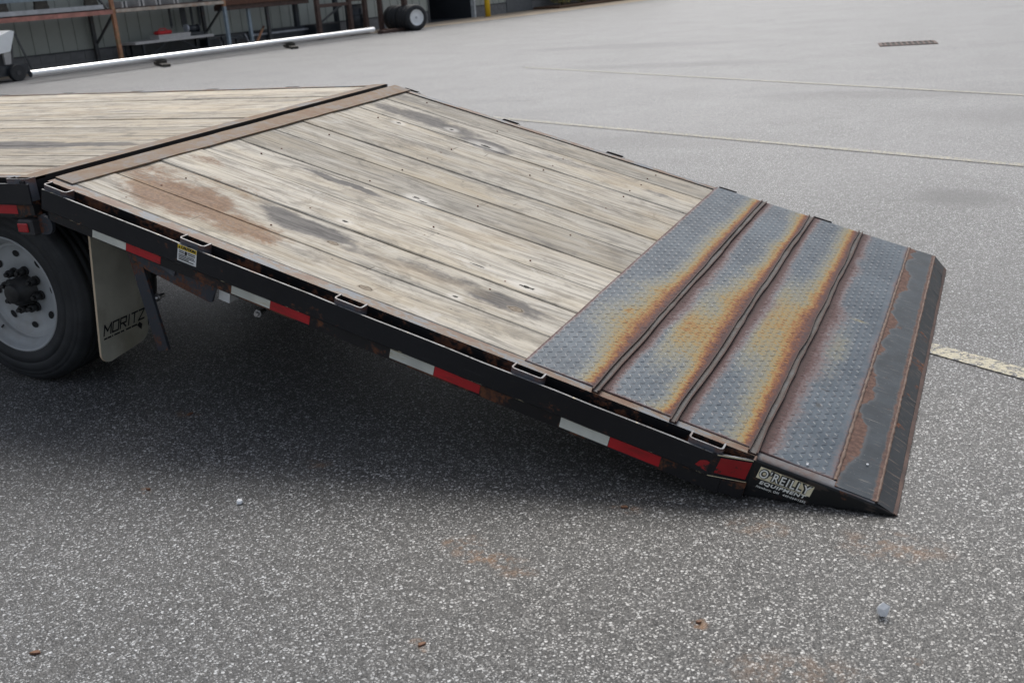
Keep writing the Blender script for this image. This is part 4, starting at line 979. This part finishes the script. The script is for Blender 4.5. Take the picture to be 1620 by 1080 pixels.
# workbench
wb = bthing('workbench', 'low workbench with pale top and dark shelves under the rack', 'workbench', 0, 0)
part(wb, 'top', M['offwhite'], ((2.52, -1.05, .42), (5.0, -.45, .48)))
for s_ in (2.75, 4.80):
    for y_ in (-.98, -.52): part(wb, 'leg', M['navy'], ((s_, y_-.03, 0), (s_+.06, y_+.03, .42)))
part(wb, 'shelf', M['navy'], ((2.6, -1.0, .12), (4.95, -.5, .16))); part(wb, 'back_panel', M['navy'], ((2.6, -.5, 0), (4.95, -.47, .42)))
part(wb, 'brace', M['navy'], beams=(((2.8, -1.0, .03), (3.5, -1.0, .40), .03, .03), ((4.7, -1.0, .03), (4.0, -1.0, .40), .03, .03)))
o = bthing('carton', 'shallow off white carton lying on the workbench', 'carton', 3.36, .85); part(o, 'base', M['offwhite'], ((0, -.05, .482), (1.0, .3, .555))); part(o, 'lid', M['offwhite'], ((-.01, -.06, .5555), (1.01, .31, .585)))
o = bthing('red_case', 'bright red rounded case on top of the off white carton', 'case', 3.40, .85)
bm = bmesh.new(); box(bm, (.0, 0, .5865), (.46, .22, .68), bev=.035); build('shell', bm, M['redp'], o); part(o, 'handle', M['redp'], beams=(((.08, .1, .67), (.14, .1, .73), .02, .02), ((.14, .1, .73), (.30, .1, .73), .02, .02), ((.30, .1, .73), (.36, .1, .67), .02, .02)))
vs = bthing('bench_grinder', 'dark bench grinder on the right end of the workbench', 'grinder', 4.55, .75)
part(vs, 'motor', M['navy'], cyls=(((-.12, 0, .66), (.14, 0, .66), .09, 14),)); part(vs, 'wheel', M['silver'], cyls=(((-.2, 0, .68), (-.14, 0, .68), .10, 16),)); part(vs, 'wheel', M['navy'], cyls=(((.16, 0, .66), (.22, 0, .66), .10, 16),)); part(vs, 'stand', M['navy'], ((-.2, -.1, .482), (.3, .12, .57)))
for k, s_ in enumerate((4.25, 4.62, 4.95, 5.2)):
    o = bthing('hanging_strap', ('narrow dark strap hanging behind the off white carton', 'wide dark strap hanging behind the bench grinder', 'narrow dark strap hanging just right of the bench grinder', 'narrow dark strap hanging nearest the blue grey upright')[k], 'strap', s_, .30, 'dark straps hanging behind the bench'); part(o, 'webbing', M['navy'], ((0, 0, .75), (.07 if k != 1 else .17, .02, 1.2))); part(o, 'hook', M['darkpost'], ((.01, 0, .70), (.05, .02, .7495)))
# dark clutter to the right of the rack
o = bthing('parts_bin', 'dark parts bin under the rack beside the blue grey upright', 'bin', 5.05, .6); part(o, 'tub', M['navy'], ((0, -.1, 0), (.42, .3, .32))); part(o, 'rim', M['darkpost'], ((-.02, -.12, .3205), (.44, .32, .36)))
o = bthing('steel_gate', 'dark folded steel frame leaning beyond the blue grey upright', 'frame', 5.65, .55)
part(o, 'rail', M['navy'], ((0, -.04, .26), (1.0, .04, .36))); part(o, 'foot', M['navy'], ((0, -.05, 0), (.9, .05, .10))); part(o, 'stile', M['silver'], beams=(((.80, -.06, .36), (.95, -.06, .06), .05, .03),)); part(o, 'post', M['navy'], ((.05, -.03, .1), (.15, .03, .26)), ((.5, -.03, .1), (.6, .03, .26)))
for k, (s_, mt) in enumerate(((6.68, 'bluepost'), (7.37, 'darkpost'))):
    o = bthing('steel_post', ('blue grey steel post standing between the rack and the long black step bar', 'dark grey steel post standing at the left end of the long black step bar')[k], 'post', s_, .62); part(o, 'shaft', M[mt], ((-.04, -.04, .02), (.05, .04, 2.6))); part(o, 'foot_plate', M[mt], ((-.09, -.09, 0), (.10, .09, .019)))
sb = bthing('step_bar', 'long black step bar with painted highlight on top edge lying along the wall', 'bar', 6.75, .45)
part(sb, 'body', M['navy'], ((0, -.08, 0), (2.72, .08, .28))); part(sb, 'highlight_strip', M['silver'], ((0, -.10, .2805), (2.72, 0, .33))); part(sb, 'rear_lip', M['navy'], ((0, .0005, .2805), (2.72, .09, .40))); part(sb, 'end_bracket', M['offwhite'], ((2.721, -.11, .2), (2.79, .0, .46)))  # silver strip puts the bar's blue-white highlight into the colour
o = bthing('wooden_stake', 'brown wooden stake leaning on the step bar', 'stake', 7.0, .62); part(o, 'shaft', M['orange'], beams=(((-.25, -.05, .04), (.15, .02, .45), .05, .04),)); part(o, 'tip', M['rust'], beams=(((.152, .0205, .452), (.22, .033, .52), .045, .035),))
# rusty steel stand with spare wheels
rs = bthing('rusty_stand', 'rusty brown steel stand with uprights and cross bars holding the tyres', 'stand', 8.7, 0)
for x_, y_ in ((0, -1.3), (1.35, -1.3), (1.98, -1.35), (2.55, -1.45)): part(rs, 'upright', M['rust_dk'], ((x_-.06, y_-.06, .0), (x_+.06, y_+.06, 1.25)))
for x_, y_ in ((0, -.4), (1.7, -.4)): part(rs, 'upright', M['navy'], ((x_-.06, y_-.06, .0), (x_+.06, y_+.06, 1.6)))
part(rs, 'upright', M['rust_dk'], ((2.78, -2.26, .10), (2.92, -2.12, 1.25)))
part(rs, 'cross_bar', M['rust_dk'], ((.0605, -1.34, .88), (1.29, -1.26, .98)), ((1.41, -1.34, .98), (2.49, -1.26, 1.08))); part(rs, 'cross_bar', M['rust'], ((2.80, -2.1195, 1.0), (2.90, -1.52, 1.1)))
part(rs, 'foot', M['rust_dk'], ((1.60, -2.32, .0), (3.10, -2.10, .095))); part(rs, 'foot', M['rust'], ((2.5, -2.09, .0), (2.62, -1.52, .09)))
part(rs, 'brace', M['darkpost'], beams=(((.25, -.9, .35), (1.25, -1.2, .95), .05, .05),))
o = bthing('dark_crate', 'dark plastic crate sitting between the rusty uprights', 'crate', 9.0, .75); part(o, 'tub', M['navy'], ((0, -.1, 0), (.95, .3, .38))); part(o, 'rim', M['rubber_grey'], ((-.02, -.12, .3805), (.97, .32, .42)))
o = bthing('steel_drum', 'blue black drum standing behind the rusty stand', 'drum', 10.62, .95); part(o, 'body', M['navy'], cyls=(((0, 0, 0), (0, 0, .86), .28, 24),)); part(o, 'hoop', M['navy'], cyls=(((0, 0, .28), (0, 0, .31), .292, 24), ((0, 0, .56), (0, 0, .59), .292, 24))); part(o, 'lid', M['rubber_grey'], cyls=(((0, 0, .8605), (0, 0, .885), .285, 24),))
# spare wheels in a row, the outermost with a white rim
def tyre_mesh():
    bm = bmesh.new(); lathe(bm, [(.225, .03), (.24, .0), (.30, -.006), (.345, .006), (.372, .03), (.380, .045), (.380, .085), (.372, .09), (.372, .10), (.380, .105), (.380, .15), (.372, .165), (.345, .19), (.30, .202), (.24, .196), (.225, .166)], 48, closed=True)
    me = bpy.data.meshes.new('tyre'); bm.to_mesh(me); bm.free(); me.materials.append(M['tyre']); return me
tme = tyre_mesh()
nrm = Vector((.86, -.51, 0)); front = Vector((-13.27, 26.54, 0))       # the row runs back from the lot towards the wall
labels = ('spare wheel with bright white rim at the front end of the tyre row', 'black tyre directly behind the white rimmed spare wheel', 'third tyre back in the row behind the white rimmed wheel', 'fourth tyre back in the row, partly behind the rusty upright', 'fifth tyre back, left of the leaning rusty upright', 'rearmost tyre of the row, nearest the blue black drum')
for k, lb in enumerate(labels):
    p = front-nrm*(.235*k+(.12 if k > 2 else 0)); az = math.atan2(nrm.y, nrm.x)-PI/2+(0, .03, -.02, .06, -.04, .03)[k]
    o = emp('spare_wheel', lb, 'tyre', (p.x, p.y, .374), az, 'spare wheels stacked by the doorway')
    t_ = link('tyre', tme, o); t_.location = (0, -.1, 0)
    bm = bmesh.new(); lathe(bm, [(.232, .165), (.236, .188), (.228, .19), (.215, .165), (.205, .13), (.10, .145), (.06, .15), (0, .15)], 40); r_ = build('rim', bm, M['white'] if k == 0 else M['rubber_grey'], o); r_.location = (0, -.1, 0)
    bm = bmesh.new(); cyl(bm, (0, .148, 0), (0, .156, 0), .035, 16); h_ = build('hub_hole', bm, M['galv'] if k == 0 else M['dark'], o); h_.location = (0, -.1, 0)
# bollard
bo = bthing('bollard', 'yellow steel bollard beside the warehouse doorway', 'bollard', 17.85, .75); part(bo, 'post', M['bollard'], cyls=(((0, 0, 0), (0, 0, 1.15), .10, 24),)); part(bo, 'cap', M['bollard'], cyls=(((0, 0, 1.1505), (0, 0, 1.20), .10, 24, 0, .05),)); part(bo, 'collar', M['concrete'], cyls=(((0, 0, 0), (0, 0, .015), .16, 24),))
# long white tube on timber blocks
pA, pB = Vector((-15.12, 13.48, .19)), Vector((-13.50, 24.42, .19)); d_ = (pB-pA); L_ = d_.length
pp = emp('white_tube', 'long white painted tube resting on dark timber blocks', 'tube', pA, math.atan2(d_.y, d_.x))
bm = bmesh.new(); cyl(bm, (0, 0, 0), (L_, 0, 0), .068, 20, caps=False); build('tube', bm, M['whitepipe'], pp, smooth=True)
for x_ in (-.002, L_+.002):
    bm = bmesh.new(); cyl(bm, (x_-.01 if x_ < 0 else x_-.01, 0, 0), (x_+.01, 0, 0), .064, 20); build('end_plug', bm, M['navy'] if x_ < 0 else M['galv'], pp)
for k, f in enumerate((.305, .69)):
    p = pA+d_*f; o = emp('timber_block', ('dark timber block under the left part of the white tube', 'dark timber block under the right part of the white tube')[k], 'timber', (p.x, p.y, 0), math.atan2(d_.y, d_.x)+(.9 if k else 1.0))
    part(o, 'baulk', M['timber'], ((-.75, -.09, 0), (.85, .09, .06))); part(o, 'baulk', M['timber'], ((-.14, -.10, .0605), (.3, .10, .119)))
# machine with white hood at the left edge
mc = emp('utility_cart', 'dark wheeled utility cart with a white hood at the left edge', 'cart', bpt(-1.45, 1.9), TA)
part(mc, 'chassis', M['navy'], ((-1.6, -.1, .12), (.45, .62, .34))); part(mc, 'engine', M['rubber_grey'], ((-.25, .0, .3405), (.18, .45, .60))); part(mc, 'battery', M['offwhite'], ((-.05, -.09, .36), (.12, -.02, .60)))
bm = bmesh.new(); prism(bm, [(-1.4, .46), (.10, .62), (.28, 1.02), (.20, 1.05), (-.5, .80), (-1.4, .62)], -.12, .55, 'y'); build('hood', bm, M['white'], mc)
part(mc, 'strut', M['darkpost'], beams=(((.28, -.1, 1.0), (.55, -.1, .10), .03, .03), ((.20, -.1, .95), (.10, -.1, .34), .03, .03)))
for x_ in (-1.25, .12): part(mc, 'wheel', M['tyre'], cyls=(((x_, -.22, .17), (x_, -.08, .17), .17, 20),)); part(mc, 'wheel_hub', M['rubber_grey'], cyls=(((x_, -.235, .17), (x_, -.221, .17), .05, 12),))
# planting strip beyond the grey door, only its foot is in frame
def leafy(name, label, s_, off, h, r, cols, seed):
    o = bthing(name, label, 'shrub', s_, off, 'yellow shrubs along the far wall'); rr = random.Random(seed)
    part(o, 'stem', M['timber'], cyls=(((0, 0, 0), (0, 0, h*.6), .03, 8), ((.02, 0, .1), (.22, .05, h*.55), .02, 6), ((-.02, 0, .1), (-.25, -.05, h*.5), .02, 6)))
    bm = bmesh.new()
    for i in range(1500):
        while True:
            p = Vector((rr.uniform(-1, 1), rr.uniform(-1, 1), rr.uniform(-1, 1)))
            if .35 < p.length < 1: break
        c = Vector((p.x*r, p.y*r*.7, h*.56+p.z*h*.46)); a = Vector((rr.gauss(0, 1), rr.gauss(0, 1), rr.gauss(0, 1))).normalized(); b_ = a.orthogonal().normalized(); w = rr.uniform(.03, .06)
        f = bm.faces.new([bm.verts.new(c+a*w), bm.verts.new(c+b_*w*.5), bm.verts.new(c-a*w), bm.verts.new(c-b_*w*.5)]); f.material_index = rr.randrange(3)
    o2 = build('foliage', bm, cols, o); return o
LV = [plain('yellow_leaf', (.34, .29, .09), .6), plain('pale_green_leaf', (.22, .24, .09), .6), plain('tan_leaf', (.30, .23, .10), .6)]
for k, (s_, lb) in enumerate(((23.1, 'yellowish shrub nearest the grey door'), (24.6, 'second yellowish shrub along the far wall'), (26.3, 'third yellowish shrub along the far wall'))): leafy('shrub', lb, s_, .65, 1.0, .72, LV, 90+k)
bm = bmesh.new(); box(bm, (21.9, -1.25, .001), (33.5, -.02, .10), bev=.03); o = build('mulch_bed', bm, plain('brown_mulch', (.09, .05, .03), .95, 0, .5, 30)); o.location = B0; o.rotation_euler = (0, 0, TA); tag(o, kind='structure')
